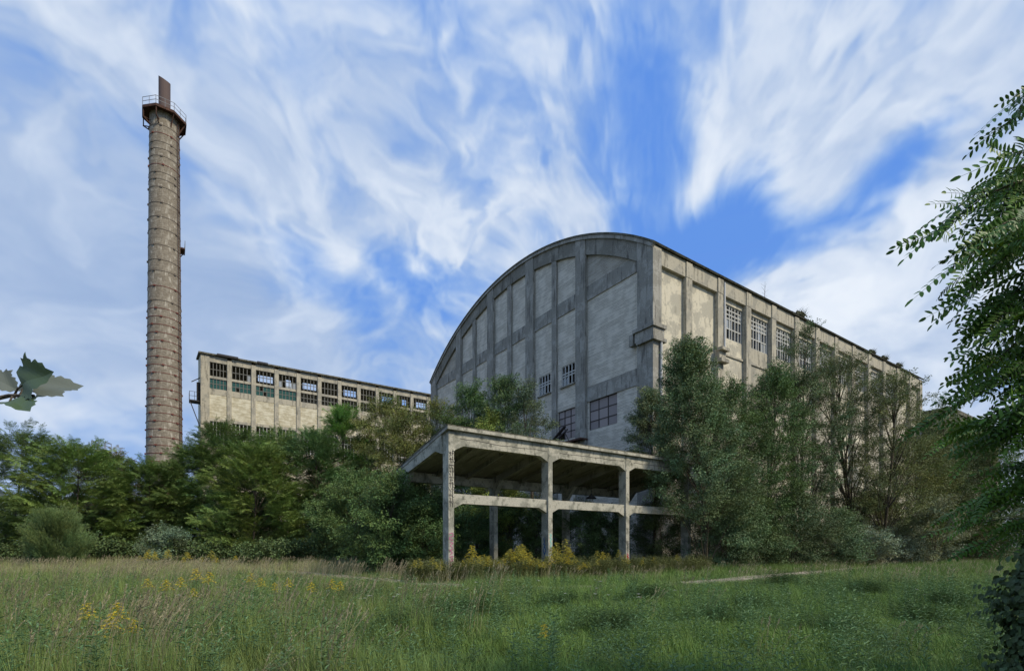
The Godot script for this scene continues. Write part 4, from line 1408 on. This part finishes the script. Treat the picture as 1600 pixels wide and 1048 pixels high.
func straw(n: int, h: float, spread: float) -> ArrayMesh:
	var b := MB.new()
	for k in n:
		var s := rf(0.75, 1.25)
		b.tint = Color(s, s * rf(0.92, 1.02), s * rf(0.8, 1.0))
		var a := rf(-0.9, 0.9)
		var l := rf(0.05, 0.32)
		var at := Vector3(rf(-spread, spread), 0, rf(-spread, spread))
		var hh := h * rf(0.7, 1.1)
		var d := Vector3(cos(a) * l, 1, sin(a) * l).normalized()
		var p1 := at + d * hh * 0.6
		var p2 := at + (d + Vector3(d.x, -0.02, d.z) * 0.6).normalized() * hh
		b.tube(PackedVector3Array([at, p1, p2]), PackedFloat32Array([0.003, 0.0025, 0.0016]), 3)
		var e := (p2 - p1).normalized()
		b.tint = b.tint * 1.25
		for j in 12:
			var f := j / 12.0
			var aa := rf(0, TAU)
			var out := (e + (e.cross(Vector3.RIGHT).rotated(e, aa)) * 0.45).normalized()
			diamond(b, p2 - e * hh * 0.16 * (1.0 - f), out, out.cross(e).normalized(), hh * 0.055 * (1.15 - f * 0.6), 0.011, 0.1)
	return b.mesh()

func weed() -> ArrayMesh:
	var b := MB.new()
	for s in 4:
		var at := Vector3(rf(-0.12, 0.12), 0, rf(-0.12, 0.12))
		var top := at + Vector3(rf(-0.1, 0.1), rf(0.45, 0.75), rf(-0.1, 0.1))
		leaf_tint(b, 0.2)
		b.tube(PackedVector3Array([at, top]), PackedFloat32Array([0.003, 0.0015]), 3)
		for k in 16:
			leaf_tint(b, 0.25)
			var a := k * 2.4
			var d := Vector3(cos(a), rf(0.1, 0.7), sin(a)).normalized()
			diamond(b, at.lerp(top, 0.15 + 0.85 * k / 16.0), d, d.cross(Vector3.UP).normalized(), rf(0.06, 0.12), rf(0.012, 0.025), 0.15)
	return b.mesh()

func meadow() -> void:
	rng.seed = 12
	var kinds := {green = [], tall = [], far = [], straw = [], weed = []}
	for k in 5:
		kinds.green.append(tuft(34, 0.34, 0.0085, 0.16, 0.9, 0.55))
		kinds.tall.append(tuft(30, 0.62, 0.0085, 0.15, 0.5, 0.30))
		kinds.far.append(tuft(30, 0.55, 0.016, 0.30, 0.55, 0.35))
		kinds.straw.append(straw(9, 0.95, 0.2))
		kinds.weed.append(weed())
	var where := {}
	var tints := {}
	for n in kinds:
		where[n] = [[], [], [], [], []]
		tints[n] = [PackedColorArray(), PackedColorArray(), PackedColorArray(), PackedColorArray(), PackedColorArray()]
	var na := FastNoiseLite.new(); na.seed = 4; na.frequency = 0.11; na.fractal_octaves = 3
	var nb := FastNoiseLite.new(); nb.seed = 9; nb.frequency = 0.45; nb.fractal_octaves = 3
	var path := path_points()
	var put := func(n: String, p: Vector3, s: float, sy: float, c: Color) -> void:
		var v := rng.randi() % 5
		var bs := Basis(Vector3.UP, rf(0, TAU) if n != "straw" else rf(-0.7, 0.7)).scaled(Vector3(s, sy, s))
		where[n][v].append(Transform3D(bs, p))
		tints[n][v].push_back(c)
	var z := 5.2
	while z < 56.0:
		var step := clampf(0.135 + (z - 6.0) * 0.011, 0.135, 0.46)
		var x := -z * 1.09 - 1.5
		while x < z * 1.09 + 1.5:
			var p := Vector3(x + rf(-0.6, 0.6) * step, 0, -z + rf(-0.6, 0.6) * step)
			x += step
			var local := p - G(705, 24.7)
			var lu := local.dot(U)
			var lv := local.dot(V)
			var hall_u := (p - G(1022, 42)).dot(U)
			var hall_v := (p - G(1022, 42)).dot(V)
			if hall_u > -0.6 and hall_v > -0.3:
				continue
			if lu > -0.3 and lu < 19.5 and lv > 1.2 and lv < 6.6 and rng.randf() < 0.75:
				continue
			var dp := 99.0
			var before := false
			for q in path:
				var dd := Vector2(q.x - p.x, q.z - p.z).length()
				if dd < dp:
					dp = dd
					before = p.z > q.z
			var worn := p.x / -p.z > 0.33 or p.x / -p.z < -0.1
			if worn and dp < 0.42 - p.z * 0.012 + 0.25 * nb.get_noise_2d(p.x * 3.0, p.z * 3.0) and rng.randf() < 0.95:
				continue
			var a := na.get_noise_2d(p.x, p.z)
			var b := nb.get_noise_2d(p.x, p.z)
			var px := p.x / -p.z            # how far to the side, per metre ahead
			var left := clampf(-px * 1.6 + 0.25 + a * 0.9, 0.0, 1.0)
			var size := maxf(0.45, 1.0 + 0.8 * b + 0.3 * a)
			if dp < 4.0 and worn:
				size *= lerpf(0.2, 1.0, dp / 4.0) if before else lerpf(0.65, 1.0, dp / 4.0)
			var lush := Color(0.135, 0.225, 0.05)
			var olive := Color(0.165, 0.225, 0.068)
			var pale := Color(0.38, 0.37, 0.20)
			var v := rf(0.92, 1.36) * (1.0 + 0.3 * b)
			if z > 21.0:
				var c := lush.lerp(olive, clampf(0.45 + a * 0.8 + left * 0.4, 0.0, 1.0))
				if x < -4.0 and z > 27.0:
					c = c.lerp(pale, clampf(0.2 + b * 0.9 + 0.3 * sm(27.0, 33.0, z), 0.0, 0.7))
				put.call("far", p, rf(0.85, 1.2), (0.55 + 1.15 * sm(24.0, 34.0, z) * (1.0 if x < 6.0 else 0.5)) * (size if z < 30.0 else lerpf(1.0, size, 0.4)), Color(c.r * v, c.g * v, c.b * v))
				if rng.randf() < (0.12 if x < -4.0 else 0.05):
					put.call("straw", p, 1.2, rf(0.8, 1.1) * (1.0 if x < 2.0 else 0.7), Color(0.44, 0.38, 0.24) * rf(0.8, 1.1))
			else:
				var c := lush.lerp(olive, clampf(left * 1.1 + b * 0.3, 0.0, 1.0))
				if left > 0.45 and rng.randf() < 0.62:
					put.call("tall", p, rf(0.9, 1.2), size * rf(0.7, 1.05), Color(c.r * v, c.g * v, c.b * v))
				else:
					put.call("green", p, rf(0.9, 1.3), size * rf(0.75, 1.1), Color(c.r * v, c.g * v, c.b * v))
				var r := rng.randf()
				if r < 0.06 * left * left + 0.003:
					put.call("straw", p, 1.0, size * rf(0.6, 1.0), Color(0.38, 0.34, 0.21) * rf(0.6, 1.1))
				elif r < 0.06 * left * left + 0.1 + 0.05 * maxf(b, 0.0):
					put.call("weed", p, rf(0.8, 1.2), size * rf(0.7, 1.1), Color(0.11, 0.19, 0.08) * v)
		z += step
	for q in [[1480, 12.6, 0.9], [1440, 10.6, 0.7], [1180, 13.0, 0.6], [1100, 10.5, 0.7], [960, 9.5, 0.8], [640, 9.0, 0.8], [1290, 9.2, 0.6], [720, 11.5, 0.9], [1010, 15.0, 0.8], [1350, 16.5, 0.9], [1220, 20.5, 0.9], [560, 14.0, 0.8], [880, 13.5, 0.7]]:
		for k in 46:
			var p: Vector3 = G(q[0], q[1]) + Vector3(rng.randfn(0, 0.45), 0, rng.randfn(0, 0.3)) * q[2]
			put.call("weed", p, rf(0.9, 1.3) * q[2], rf(0.7, 1.05) * q[2], Color(0.085, 0.15, 0.05) * rf(0.7, 1.2))
	# the taller fringe of weeds before the shelter
	for k in 1500:
		var q := G(rf(560, 1120), 0.0)
		var f := rng.randf()
		var zz := lerpf(22.2, 25.5, rng.randf()) + maxf(0.0, (f - 0.25)) * 10.5
		var p := G(640 + f * 470, zz)
		if Vector2(p.x - G(705, 24.7).x, p.z + 24.7).length() < 0.7:
			continue
		put.call("weed" if k % 3 else "far", p, rf(1.2, 1.8), rf(1.0, 1.6) if k % 3 else rf(1.0, 1.45), Color(0.19, 0.21, 0.08) * rf(0.7, 1.2))
	var specs := {green = ["meadow_grass", "short lush green meadow grass", "grass"], tall = ["tall_grass", "tall olive meadow grass in the left foreground", "grass"], far = ["far_grass", "rough grass farther out towards the trees", "grass"],
		straw = ["dry_grass", "pale dry seed stalks standing in the meadow", "grass"], weed = ["meadow_weeds", "leafy green weeds among the grass", "weeds"]}
	var total := 0
	for n in kinds:
		var t := holder(specs[n][0], self)
		tag(t, specs[n][1], specs[n][2], "", "stuff")
		for v in 5:
			if where[n][v].size():
				total += where[n][v].size()
				many("blades", kinds[n][v], M.blade, t, where[n][v], tints[n][v]).set_meta("kind", "stuff")
	print("tufts ", total)

# ---------------------------------------------------------------- goldenrod and small flowers
func goldenrod(bloom: float, h: float) -> Array:
	var stem := MB.new()
	var leaves := MB.new()
	var head := MB.new()
	var bend := Vector3(rf(-0.12, 0.12), 0, rf(-0.12, 0.12)) * h
	stem.tint = Color(0.09, 0.09, 0.035)
	var pts := PackedVector3Array(); var rad := PackedFloat32Array()
	for k in 6:
		var f := k / 5.0
		pts.push_back(Vector3(0, f * h, 0) + bend * f * f); rad.push_back(lerpf(0.006, 0.003, f))
	stem.tube(pts, rad, 4)
	for k in 30:
		var f := 0.1 + 0.72 * k / 30.0
		var a := k * 2.4
		var s := rf(0.8, 1.2)
		leaves.tint = Color(0.13 * s, 0.18 * s, 0.06 * s)
		var d := Vector3(cos(a), 0.5, sin(a)).normalized()
		oval(leaves, Vector3(0, f * h, 0) + bend * f * f, d, d.cross(Vector3.UP).normalized(), rf(0.09, 0.14), 0.018, 0.35)
	for k in 15:
		var f := 0.66 + 0.34 * k / 15.0
		var a := k * 2.4
		var at := Vector3(0, f * h, 0) + bend * f * f
		var d := Vector3(cos(a), 0.55, sin(a)).normalized()
		var p := at
		var l := h * 0.20 * (1.15 - (f - 0.66) * 2.6)
		for j in 13:
			d = (d + Vector3.DOWN * 0.085).normalized()
			p += d * l / 13.0
			var s := rf(0.75, 1.25)
			head.tint = Color(0.56 * s, 0.46 * s, 0.06) if rng.randf() < bloom else Color(0.34 * s, 0.34 * s, 0.09)
			for e in 3:
				var o := Vector3(rf(-1, 1), rf(0.2, 1), rf(-1, 1)).normalized()
				diamond(head, p, o, o.cross(Vector3(rf(-1, 1), 0.2, rf(-1, 1))).normalized(), rf(0.018, 0.034), 0.016, 0.1)
	return [stem.mesh(), leaves.mesh(), head.mesh()]

func flowers() -> void:
	rng.seed = 31
	var full := []
	var dull := []
	for k in 4:
		full.append(goldenrod(0.95, rf(0.85, 1.0)))
		dull.append(goldenrod(0.4, rf(1.0, 1.2)))
	var place := func(px: float, z: float, s: float, m: Array, label: String, group: String) -> void:
		var t := thing("goldenrod", label, "flower", G(px, z), rf(0, TAU), group)
		t.scale = Vector3(s, s, s)
		part("stem", m[0], M.flower, t); part("leaves", m[1], M.flower, t); part("flower_head", m[2], M.flower, t)
	for q in [[140, 7.7, 0.80], [172, 7.1, 0.72], [190, 7.4, 0.86], [205, 7.2, 0.62], [158, 7.0, 0.55]]:
		place.call(q[0], q[1], q[2], full[rng.randi() % 4], "yellow goldenrod plume in the clump at the bottom left corner", "goldenrod clump in the left foreground")
	place.call(857, 7.0, 0.62, full[0], "single yellow goldenrod plume at the picture's bottom centre", "")
	for q in [[488, 12.4, 0.8], [520, 12.6, 0.86], [530, 12.9, 0.78]]:
		place.call(q[0], q[1], q[2], full[rng.randi() % 4], "yellow goldenrod plume in the pair left of the meadow's middle", "goldenrod right of the left group")
	for q in [[232, 13.6, 0.8], [262, 12.4, 0.86], [281, 13.4, 0.9], [307, 14.2, 1.04], [322, 13.3, 0.98], [300, 12.0, 0.66], [388, 14.8, 0.95], [410, 13.7, 0.82], [432, 12.9, 0.72], [452, 13.8, 0.84]]:
		place.call(q[0], q[1], q[2], full[rng.randi() % 4], "yellow goldenrod plume in the loose row across the left meadow", "goldenrod row in the left meadow")
	for k in 100:
		var f: float = [0.1, 0.22, 0.3, 0.36, 0.55, 0.62, 0.75, 0.84, 0.95][rng.randi() % 9] + rng.randfn(0.0, 0.1)
		var px: float = 722 + f * 190
		place.call(px, 23.2 + f * 2.6 + rf(-0.9, 0.9), rf(0.75, 1.35) * (1.0 + 0.3 * sin(f * 17.0)), full[rng.randi() % 4] if rng.randf() < 0.35 else dull[rng.randi() % 4], "tall goldenrod in the dense bank before the shelter's first openings", "goldenrod bank before the shelter")
	for k in 12:
		place.call(rf(930, 1060), 28.0 + rf(-1.0, 2.0), rf(0.9, 1.3), full[rng.randi() % 4] if k % 2 else dull[rng.randi() % 4], "goldenrod standing near the shelter's third and fourth posts", "goldenrod near the shelter's right half")
	for k in 7:
		place.call(rf(645, 700), 22.5 + rf(-0.8, 1.0), rf(0.8, 1.2), dull[rng.randi() % 4], "greenish goldenrod beside the shelter's first post", "goldenrod by the first post")
	for k in 16:
		place.call(rf(210, 400), 31.0 + rf(-1.0, 2.0), rf(0.9, 1.3), full[rng.randi() % 4] if k % 3 == 0 else dull[rng.randi() % 4], "faint goldenrod along the foot of the thicket", "goldenrod along the thicket")
	# white yarrow and small orange blooms
	var b := MB.new()
	b.tint = Color(0.07, 0.10, 0.04)
	b.tube(PackedVector3Array([Vector3.ZERO, Vector3(0.02, 0.45, 0.01)]), PackedFloat32Array([0.003, 0.002]), 4)
	var stem := b.mesh()
	b = MB.new()
	for k in 24:
		var a := k * 2.4
		var r := 0.045 * sqrt(k / 24.0)
		b.tint = Color(0.6, 0.6, 0.55) * rf(0.8, 1.1)
		diamond(b, Vector3(0.02 + cos(a) * r, 0.45 + rf(0, 0.012), 0.01 + sin(a) * r), Vector3(cos(a), 0.5, sin(a)).normalized(), Vector3(-sin(a), 0, cos(a)), 0.02, 0.016, 0.1)
	var umbel := b.mesh()
	for k in 44:
		var px := rf(560, 1000) if k % 3 else rf(60, 1500)
		var zz := rf(11.0, 18.0)
		var t := thing("yarrow", "small white yarrow head dotted in the middle of the meadow", "flower", G(px, zz), rf(0, TAU), "white yarrow in the meadow")
		t.scale = Vector3.ONE * rf(0.8, 1.15)
		part("stem", stem, M.flower, t); part("flower_head", umbel, M.flower, t)

# ---------------------------------------------------------------- trees close to the camera
var leaf_nodes := 0
func near_trees() -> void:
	rng.seed = 5
	var lm := []
	for v in 4:
		var b := MB.new()
		b.tint = Color(0.10, 0.14, 0.05)
		b.tube(PackedVector3Array([Vector3.ZERO, Vector3(0, -0.02, 0.12), Vector3(0, -0.075, 0.24)]), PackedFloat32Array([0.0016, 0.0012, 0.0008]), 3)
		for k in 8:
			var f := 0.12 + 0.88 * k / 7.0
			var p := Vector3(0, -0.075 * f * f, 0.24 * f)
			for sgn in [-1.0, 1.0]:
				leaf_tint(b, 0.12)
				if k == 7 and sgn > 0:
					continue
				var out := Vector3(sgn, -0.25 + rf(-0.15, 0.15), 0.45).normalized() if k < 7 else Vector3(0, -0.4, 1).normalized()
				var side := Vector3(-out.z, 0.1, out.x).normalized()
				oval(b, p, out, side, 0.048 * rf(0.8, 1.15) * (1.0 - 0.3 * absf(f - 0.5)), 0.0185, 0.15)
		lm.append(b.mesh())
	var t := thing("robinia_tree", "overhanging robinia with feathery leaves at the picture's right edge", "tree", Vector3(6.3, 0, -3.6), 0.0)
	var wood := MB.new()
	var o := t.position
	var trunk := PackedVector3Array([Vector3(0, -0.1, 0), Vector3(0.05, 1.5, -0.1), Vector3(-0.1, 3.2, 0.0), Vector3(-0.2, 5.4, -0.1), Vector3(-0.1, 7.2, 0.1)])
	wood.tube(trunk, PackedFloat32Array([0.16, 0.14, 0.12, 0.08, 0.03]), 8)
	var singles := []
	var rest := [[], [], [], []]
	# limbs: where each starts on the trunk, the point it reaches (picture place and distance), how many twigs
	var limbs := []
	for q in [[6.4, 1630, 140, 3.5, 8], [5.2, 1580, 270, 3.3, 11], [5.0, 1540, 305, 3.2, 12], [4.8, 1610, 262, 3.7, 14], [4.6, 1560, 352, 3.1, 12], [4.4, 1600, 340, 3.6, 16], [4.2, 1580, 395, 3.3, 16], [4.0, 1620, 430, 3.9, 16],
		[3.8, 1590, 470, 3.6, 18], [3.4, 1625, 520, 4.0, 18], [3.4, 1590, 550, 4.1, 18], [3.2, 1560, 592, 4.3, 14], [3.0, 1625, 620, 4.2, 18], [2.8, 1590, 660, 4.4, 20], [2.4, 1625, 720, 4.4, 18], [2.2, 1600, 760, 4.6, 18], [1.8, 1625, 810, 4.6, 16], [4.9, 1640, 330, 3.8, 14], [2.6, 1565, 650, 4.9, 16], [3.6, 1640, 480, 3.4, 16], [3.0, 1640, 570, 3.6, 16]]:
		limbs.append(q)
	for q in limbs:
		var tip := P(q[1], q[2], q[3]) - o
		var root := Vector3(-0.1, q[0] - 0.9, 0)
		var mid := root.lerp(tip, 0.55) + Vector3.UP * 0.35
		var curve := Curve3D.new()
		curve.add_point(root, Vector3.ZERO, (mid - root) * 0.5)
		curve.add_point(mid, (root - tip) * 0.15, (tip - root) * 0.15)
		curve.add_point(tip, (mid - tip) * 0.4 + Vector3.UP * 0.1, Vector3.ZERO)
		var cp := PackedVector3Array(); var cr := PackedFloat32Array()
		for k in 9:
			cp.push_back(curve.sample_baked(curve.get_baked_length() * k / 8.0)); cr.push_back(lerpf(0.03, 0.004, k / 8.0))
		wood.tube(cp, cr, 5)
		for k in int(q[4]):
			var f: float = 0.42 + 0.58 * (k + rf(0.2, 0.8)) / q[4]
			var at := curve.sample_baked(curve.get_baked_length() * f)
			var dirn := (curve.sample_baked(curve.get_baked_length() * minf(f + 0.05, 1.0)) - curve.sample_baked(curve.get_baked_length() * (f - 0.05))).normalized()
			var td := (dirn + Vector3(rf(-0.9, 0.1), rf(-0.5, 0.3), rf(-0.7, 0.7))).normalized()
			var tl := rf(0.3, 0.62)
			var tp := PackedVector3Array([at, at + td * tl * 0.5 + Vector3.DOWN * 0.02, at + td * tl + Vector3.DOWN * 0.11])
			wood.tube(tp, PackedFloat32Array([0.005, 0.004, 0.002]), 4)
			for j in 7:
				var g := 0.12 + 0.88 * j / 6.0
				var lp: Vector3 = tp[0].lerp(tp[1], g * 2.0) if g < 0.5 else tp[1].lerp(tp[2], g * 2.0 - 1.0)
				var sd := td.cross(Vector3.UP).normalized() * (1.0 if j % 2 else -1.0)
				var ld := (td * rf(0.5, 1.0) + sd * rf(0.3, 0.8) + Vector3(-0.25, rf(-0.5, 0.1), 0)).normalized()
				var x := face_out(ld, lp, rf(0.95, 1.35), 1.5)
				var w := lp + o
				if w.x / -w.z < 0.965 and leaf_nodes < 290:
					leaf_nodes += 1
					singles.append(x)
				else:
					rest[rng.randi() % 4].append(x)
	part("trunk", wood.mesh(), M.bark, t)
	var crown := holder("crown", t)
	var lmats := []
	for k in 4:
		var m: StandardMaterial3D = M.near_leaf.duplicate()
		m.albedo_color = [Color(0.36, 0.50, 0.19), Color(0.31, 0.45, 0.18), Color(0.42, 0.56, 0.21), Color(0.34, 0.47, 0.21)][k]
		lmats.append(m)
	for k in singles.size():
		part("leaf", lm[k % 4], lmats[(k / 4) % 4], crown, singles[k])
	for v in 4:
		var c := PackedColorArray()
		for k in rest[v].size():
			c.push_back(Color(1, 1, 1) * rf(0.8, 1.15))
		var f := many("foliage", lm[v], lmats[v], crown, rest[v], c)
		f.set_meta("kind", "stuff")
	# ivy bush at the lower right
	var iv := thing("ivy_bush", "ivy bush in shade at the lower right edge of the picture", "bush", G(1668, 5.3), 0.0)
	var b := MB.new()
	b.tube(PackedVector3Array([Vector3(0, -0.05, 0), Vector3(0.05, 0.7, 0), Vector3(-0.05, 1.4, 0.1)]), PackedFloat32Array([0.06, 0.05, 0.02]), 6)
	for k in 14:
		var a := k * 2.4
		b.tube(PackedVector3Array([Vector3(0, 0.08 * k, 0), Vector3(cos(a) * 0.25, 0.08 * k + 0.15, sin(a) * 0.25), Vector3(cos(a) * 0.42, 0.08 * k + 0.1, sin(a) * 0.42)]), PackedFloat32Array([0.012, 0.008, 0.004]), 4)
	part("stem", b.mesh(), M.bark, iv)
	var where := []
	var tc := PackedColorArray()
	for k in 420:
		var y := 1.75 * rng.randf()
		var a := rf(0, TAU)
		var r := (0.5 * (1.0 - pow(y / 1.9, 3.0)) * sqrt(rf(0.3, 1.0)) + 0.12 * sin(y * 7.0 + 2.0 * sin(a * 2.0))) * (1.0 + 0.35 * pow(rng.randf(), 4.0))
		where.append(face_out(Vector3(cos(a), rf(-0.1, 0.3), sin(a)), Vector3(cos(a) * r, y + 0.05, sin(a) * r), rf(0.5, 0.75)))
		tc.push_back(Color(0.085, 0.13, 0.055) * rf(0.7, 1.3))
	var fo := many("foliage", SP["broad0"], M.leaf, iv, where, tc)
	fo.set_meta("kind", "stuff")
	poplar_branch()

# jagged lobed leaf, length 1 along +z
func lobed_leaf() -> MB:
	var b := MB.new()
	var half := [[0.03, 0.0], [0.13, 0.02], [0.30, -0.03], [0.42, 0.10], [0.36, 0.20], [0.52, 0.27], [0.47, 0.36], [0.58, 0.50], [0.44, 0.50], [0.38, 0.58], [0.33, 0.56], [0.36, 0.70], [0.27, 0.74], [0.24, 0.84], [0.12, 0.86]]
	var rim := PackedVector2Array()
	for k in half.size():
		rim.push_back(Vector2(half[k][0], half[k][1]))
	rim.push_back(Vector2(0, 1.02))
	for k in range(half.size() - 1, -1, -1):
		rim.push_back(Vector2(-half[k][0] * 0.95, half[k][1]))
	var bend := func(p: Vector2) -> Vector3:
		return Vector3(p.x, 0.22 * absf(p.x) - 0.2 * p.y * p.y + 0.03 * sin(p.x * 9.0 + p.y * 7.0), p.y)
	# cut into a grid so that the blade can curl
	for i in 12:
		for j in 11:
			var cell := PackedVector2Array([Vector2(-0.6 + i * 0.1, -0.05 + j * 0.1), Vector2(-0.5 + i * 0.1, -0.05 + j * 0.1), Vector2(-0.5 + i * 0.1, 0.05 + j * 0.1), Vector2(-0.6 + i * 0.1, 0.05 + j * 0.1)])
			for poly in Geometry2D.intersect_polygons(rim, cell):
				var t := Geometry2D.triangulate_polygon(poly)
				for k in range(0, t.size(), 3):
					b.tri(bend.call(poly[t[k]]), bend.call(poly[t[k + 1]]), bend.call(poly[t[k + 2]]))
	return b

func poplar_branch() -> void:
	var base := Vector3(-2.3, 0, -1.25)
	var t := thing("poplar_sapling", "near sapling with lobed leaves reaching in at the left edge", "tree", base, 0.0)
	var wood := MB.new()
	wood.tube(PackedVector3Array([Vector3(0, -0.05, 0), Vector3(0.02, 1.0, 0), Vector3(0.0, 2.0, 0.02), Vector3(-0.05, 3.0, 0.0)]), PackedFloat32Array([0.035, 0.03, 0.022, 0.008]), 8)
	var j0 := P(-30, 628, 1.16) - base
	var j1 := P(14, 618, 1.12) - base
	var j2 := P(52, 618, 1.1) - base
	wood.tube(PackedVector3Array([Vector3(0, 1.55, 0.0), Vector3(0.5, 1.85, 0.05), j0, j1, j2]), PackedFloat32Array([0.012, 0.009, 0.0055, 0.0042, 0.003]), 6)
	var stalk := func(a: Vector3, c: Vector3) -> void:
		wood.tube(PackedVector3Array([a, a.lerp(c, 0.5) + Vector3(0, 0.006, 0), c]), PackedFloat32Array([0.0026, 0.0021, 0.0018]), 5)
	var lf := lobed_leaf().mesh()
	var dark := mat(Color(0.06, 0.095, 0.04), 0.5, 0.4)
	dark.backlight_enabled = true
	dark.backlight = Color(0.25, 0.28, 0.12)
	var grey := mat(Color(0.12, 0.14, 0.12), 0.7, 0.3)
	grey.backlight_enabled = true
	grey.backlight = Color(0.25, 0.28, 0.2)
	# stalk start, leaf base, leaf tip (picture place and distance), length, upward face, which side shows
	var leaves := [
		[P(20, 620, 1.12), P(34, 602, 1.11), P(72, 572, 1.06), 0.098, Vector3(0.1, 0.15, 1.0), dark],
		[P(45, 618, 1.1), P(52, 612, 1.12), P(100, 600, 1.15), 0.088, Vector3(-0.1, 0.35, 0.9), grey],
		[P(22, 621, 1.1), P(14, 627, 1.08), P(66, 636, 1.02), 0.078, Vector3(0.1, 0.9, 0.5), dark],
		[P(-6, 622, 1.13), P(-14, 590, 1.13), P(16, 602, 1.13), 0.06, Vector3(-0.3, 0.5, 0.8), grey],
		[P(30, 618, 1.13), P(44, 600, 1.16), P(28, 562, 1.2), 0.07, Vector3(-0.3, -0.2, 0.9), grey],
		[P(-40, 640, 1.0), P(-45, 760, 0.8), P(20, 772, 0.74), 0.075, Vector3(0.1, 0.25, 0.95), grey],
	]
	for q in leaves:
		var a: Vector3 = q[0] - base
		var c: Vector3 = q[1] - base
		var e: Vector3 = q[2] - base
		stalk.call(a, c)
		var z := (e - c).normalized()
		var x: Vector3 = (q[4] as Vector3).cross(z).normalized()
		var y := z.cross(x)
		var s: float = q[3]
		part("leaf", lf, q[5], t, Transform3D(Basis(x * s, y * s, z * s), c))
	part("trunk", wood.mesh(), M.bark, t)

func small_things() -> void:
	# plants on the hall's eaves
	var b := MB.new()
	for k in 40:
		leaf_tint(b, 0.3)
		b.tint = b.tint * Color(0.13, 0.13, 0.06)
		var a := rf(0, TAU)
		blade(b, Vector3(rf(-0.5, 0.5), 0, rf(-0.2, 0.2)), Vector3(cos(a) * 0.6, 1, sin(a) * 0.6).normalized(), rf(0.3, 0.7), 0.05, 0.5)
	var moss := b.mesh()
	rng.seed = 77
	var o := G(1022, 42.0)
	var spots := [[24.5, "grassy tuft growing on the hall's eaves above the middle windows", 2.0], [43.5, "grassy tuft on the hall's eaves, first of three near the far end", 1.5], [47.5, "grassy tuft on the hall's eaves, second of three near the far end", 1.7], [52.5, "grassy tuft on the hall's eaves, nearest the far end", 1.8]]
	for s in spots:
		var t := thing("eaves_grass", s[1], "grass tuft", o + U * s[0] + V * 0.05 + Vector3.UP * 27.2, TURN, "tufts on the hall's eaves")
		part("blades", moss, M.blade, t).scale = Vector3.ONE * s[2]
		b = MB.new()
		b.tint = Color(0.07, 0.075, 0.04)
		for k in 9:
			b.tube(PackedVector3Array([Vector3(k * 0.12 - 0.5, -0.05, rf(-0.1, 0.1)), Vector3(k * 0.12 - 0.5, 0.24 * s[2], rf(-0.1, 0.1))]), PackedFloat32Array([0.28, 0.12]), 7)
		part("moss_cushion", b.mesh(), M.blade, t)
	b = MB.new()
	b.tint = Color(0.08, 0.07, 0.05)
	b.tube(PackedVector3Array([Vector3.ZERO, Vector3(0.05, 0.9, 0), Vector3(0, 1.9, 0.05)]), PackedFloat32Array([0.03, 0.02, 0.008]), 4)
	for k in 8:
		var a := k * 2.4
		b.tube(PackedVector3Array([Vector3(0.03, 0.3 + k * 0.16, 0), Vector3(cos(a) * 0.5, 0.6 + k * 0.16, sin(a) * 0.3)]), PackedFloat32Array([0.012, 0.005]), 3)
	var sap := thing("eaves_sapling", "bare little sapling sprouting from the hall's roof edge", "sapling", o + U * 17.3 + V * 0.1 + Vector3.UP * 27.05, TURN)
	part("twigs", b.mesh(), M.blade, sap)
	# lamp hanging inside the shelter
	var lt := thing("hanging_lamp", "dark unlit lamp hanging from the shelter's ceiling", "lamp", P(924, 779, 33.6), TURN)
	b = MB.new()
	var p := PackedVector3Array(); var r := PackedFloat32Array()
	for q in [[0.0, 0.36], [0.05, 0.34], [0.16, 0.2], [0.22, 0.08], [0.34, 0.06], [0.36, 0.01]]:
		p.push_back(Vector3(0, q[0], 0)); r.push_back(q[1])
	b.tube(p, r, 14)
	part("lamp_shade", b.mesh(), M.dark_steel, lt)
	b = MB.new()
	b.tube(PackedVector3Array([Vector3(0, 0.34, 0), Vector3(0, 1.0, 0)]), PackedFloat32Array([0.015, 0.015]), 5)
	part("rod", b.mesh(), M.dark_steel, lt)
	# lattice mast behind the thicket
	var ms := thing("lattice_mast", "small grey mast with a railed platform behind the thicket", "mast", G(158, 62.0), 0.3)
	b = MB.new()
	for q in [[-0.5, -0.5], [0.5, -0.5], [0.5, 0.5], [-0.5, 0.5]]:
		b.bar(Vector3(q[0] * 1.3, 0, q[1] * 1.3), Vector3(q[0], 13.3, q[1]), 0.1, 0.1)
	for k in 8:
		b.bar(Vector3(-0.55, k * 1.6, 0.5), Vector3(0.55, k * 1.6 + 1.6, 0.5), 0.06, 0.06)
		b.bar(Vector3(0.55, k * 1.6, 0.5), Vector3(-0.55, k * 1.6 + 1.6, 0.5), 0.06, 0.06)
	part("tower", b.mesh(), M.rail, ms)
	b = MB.new()
	b.box(Vector3(-0.75, 13.3, -0.75), Vector3(0.75, 13.42, 0.75))
	for q in [[-0.72, -0.72], [0.72, -0.72], [0.72, 0.72], [-0.72, 0.72], [0, 0.72], [0, -0.72]]:
		b.bar(Vector3(q[0], 13.4, q[1]), Vector3(q[0], 14.4, q[1]), 0.06, 0.06)
	for y in [13.9, 14.4]:
		b.bar(Vector3(-0.72, y, 0.72), Vector3(0.72, y, 0.72), 0.06, 0.06)
		b.bar(Vector3(-0.72, y, -0.72), Vector3(0.72, y, -0.72), 0.06, 0.06)
		b.bar(Vector3(-0.72, y, -0.72), Vector3(-0.72, y, 0.72), 0.06, 0.06)
		b.bar(Vector3(0.72, y, -0.72), Vector3(0.72, y, 0.72), 0.06, 0.06)
	part("platform", b.mesh(), M.rail, ms)
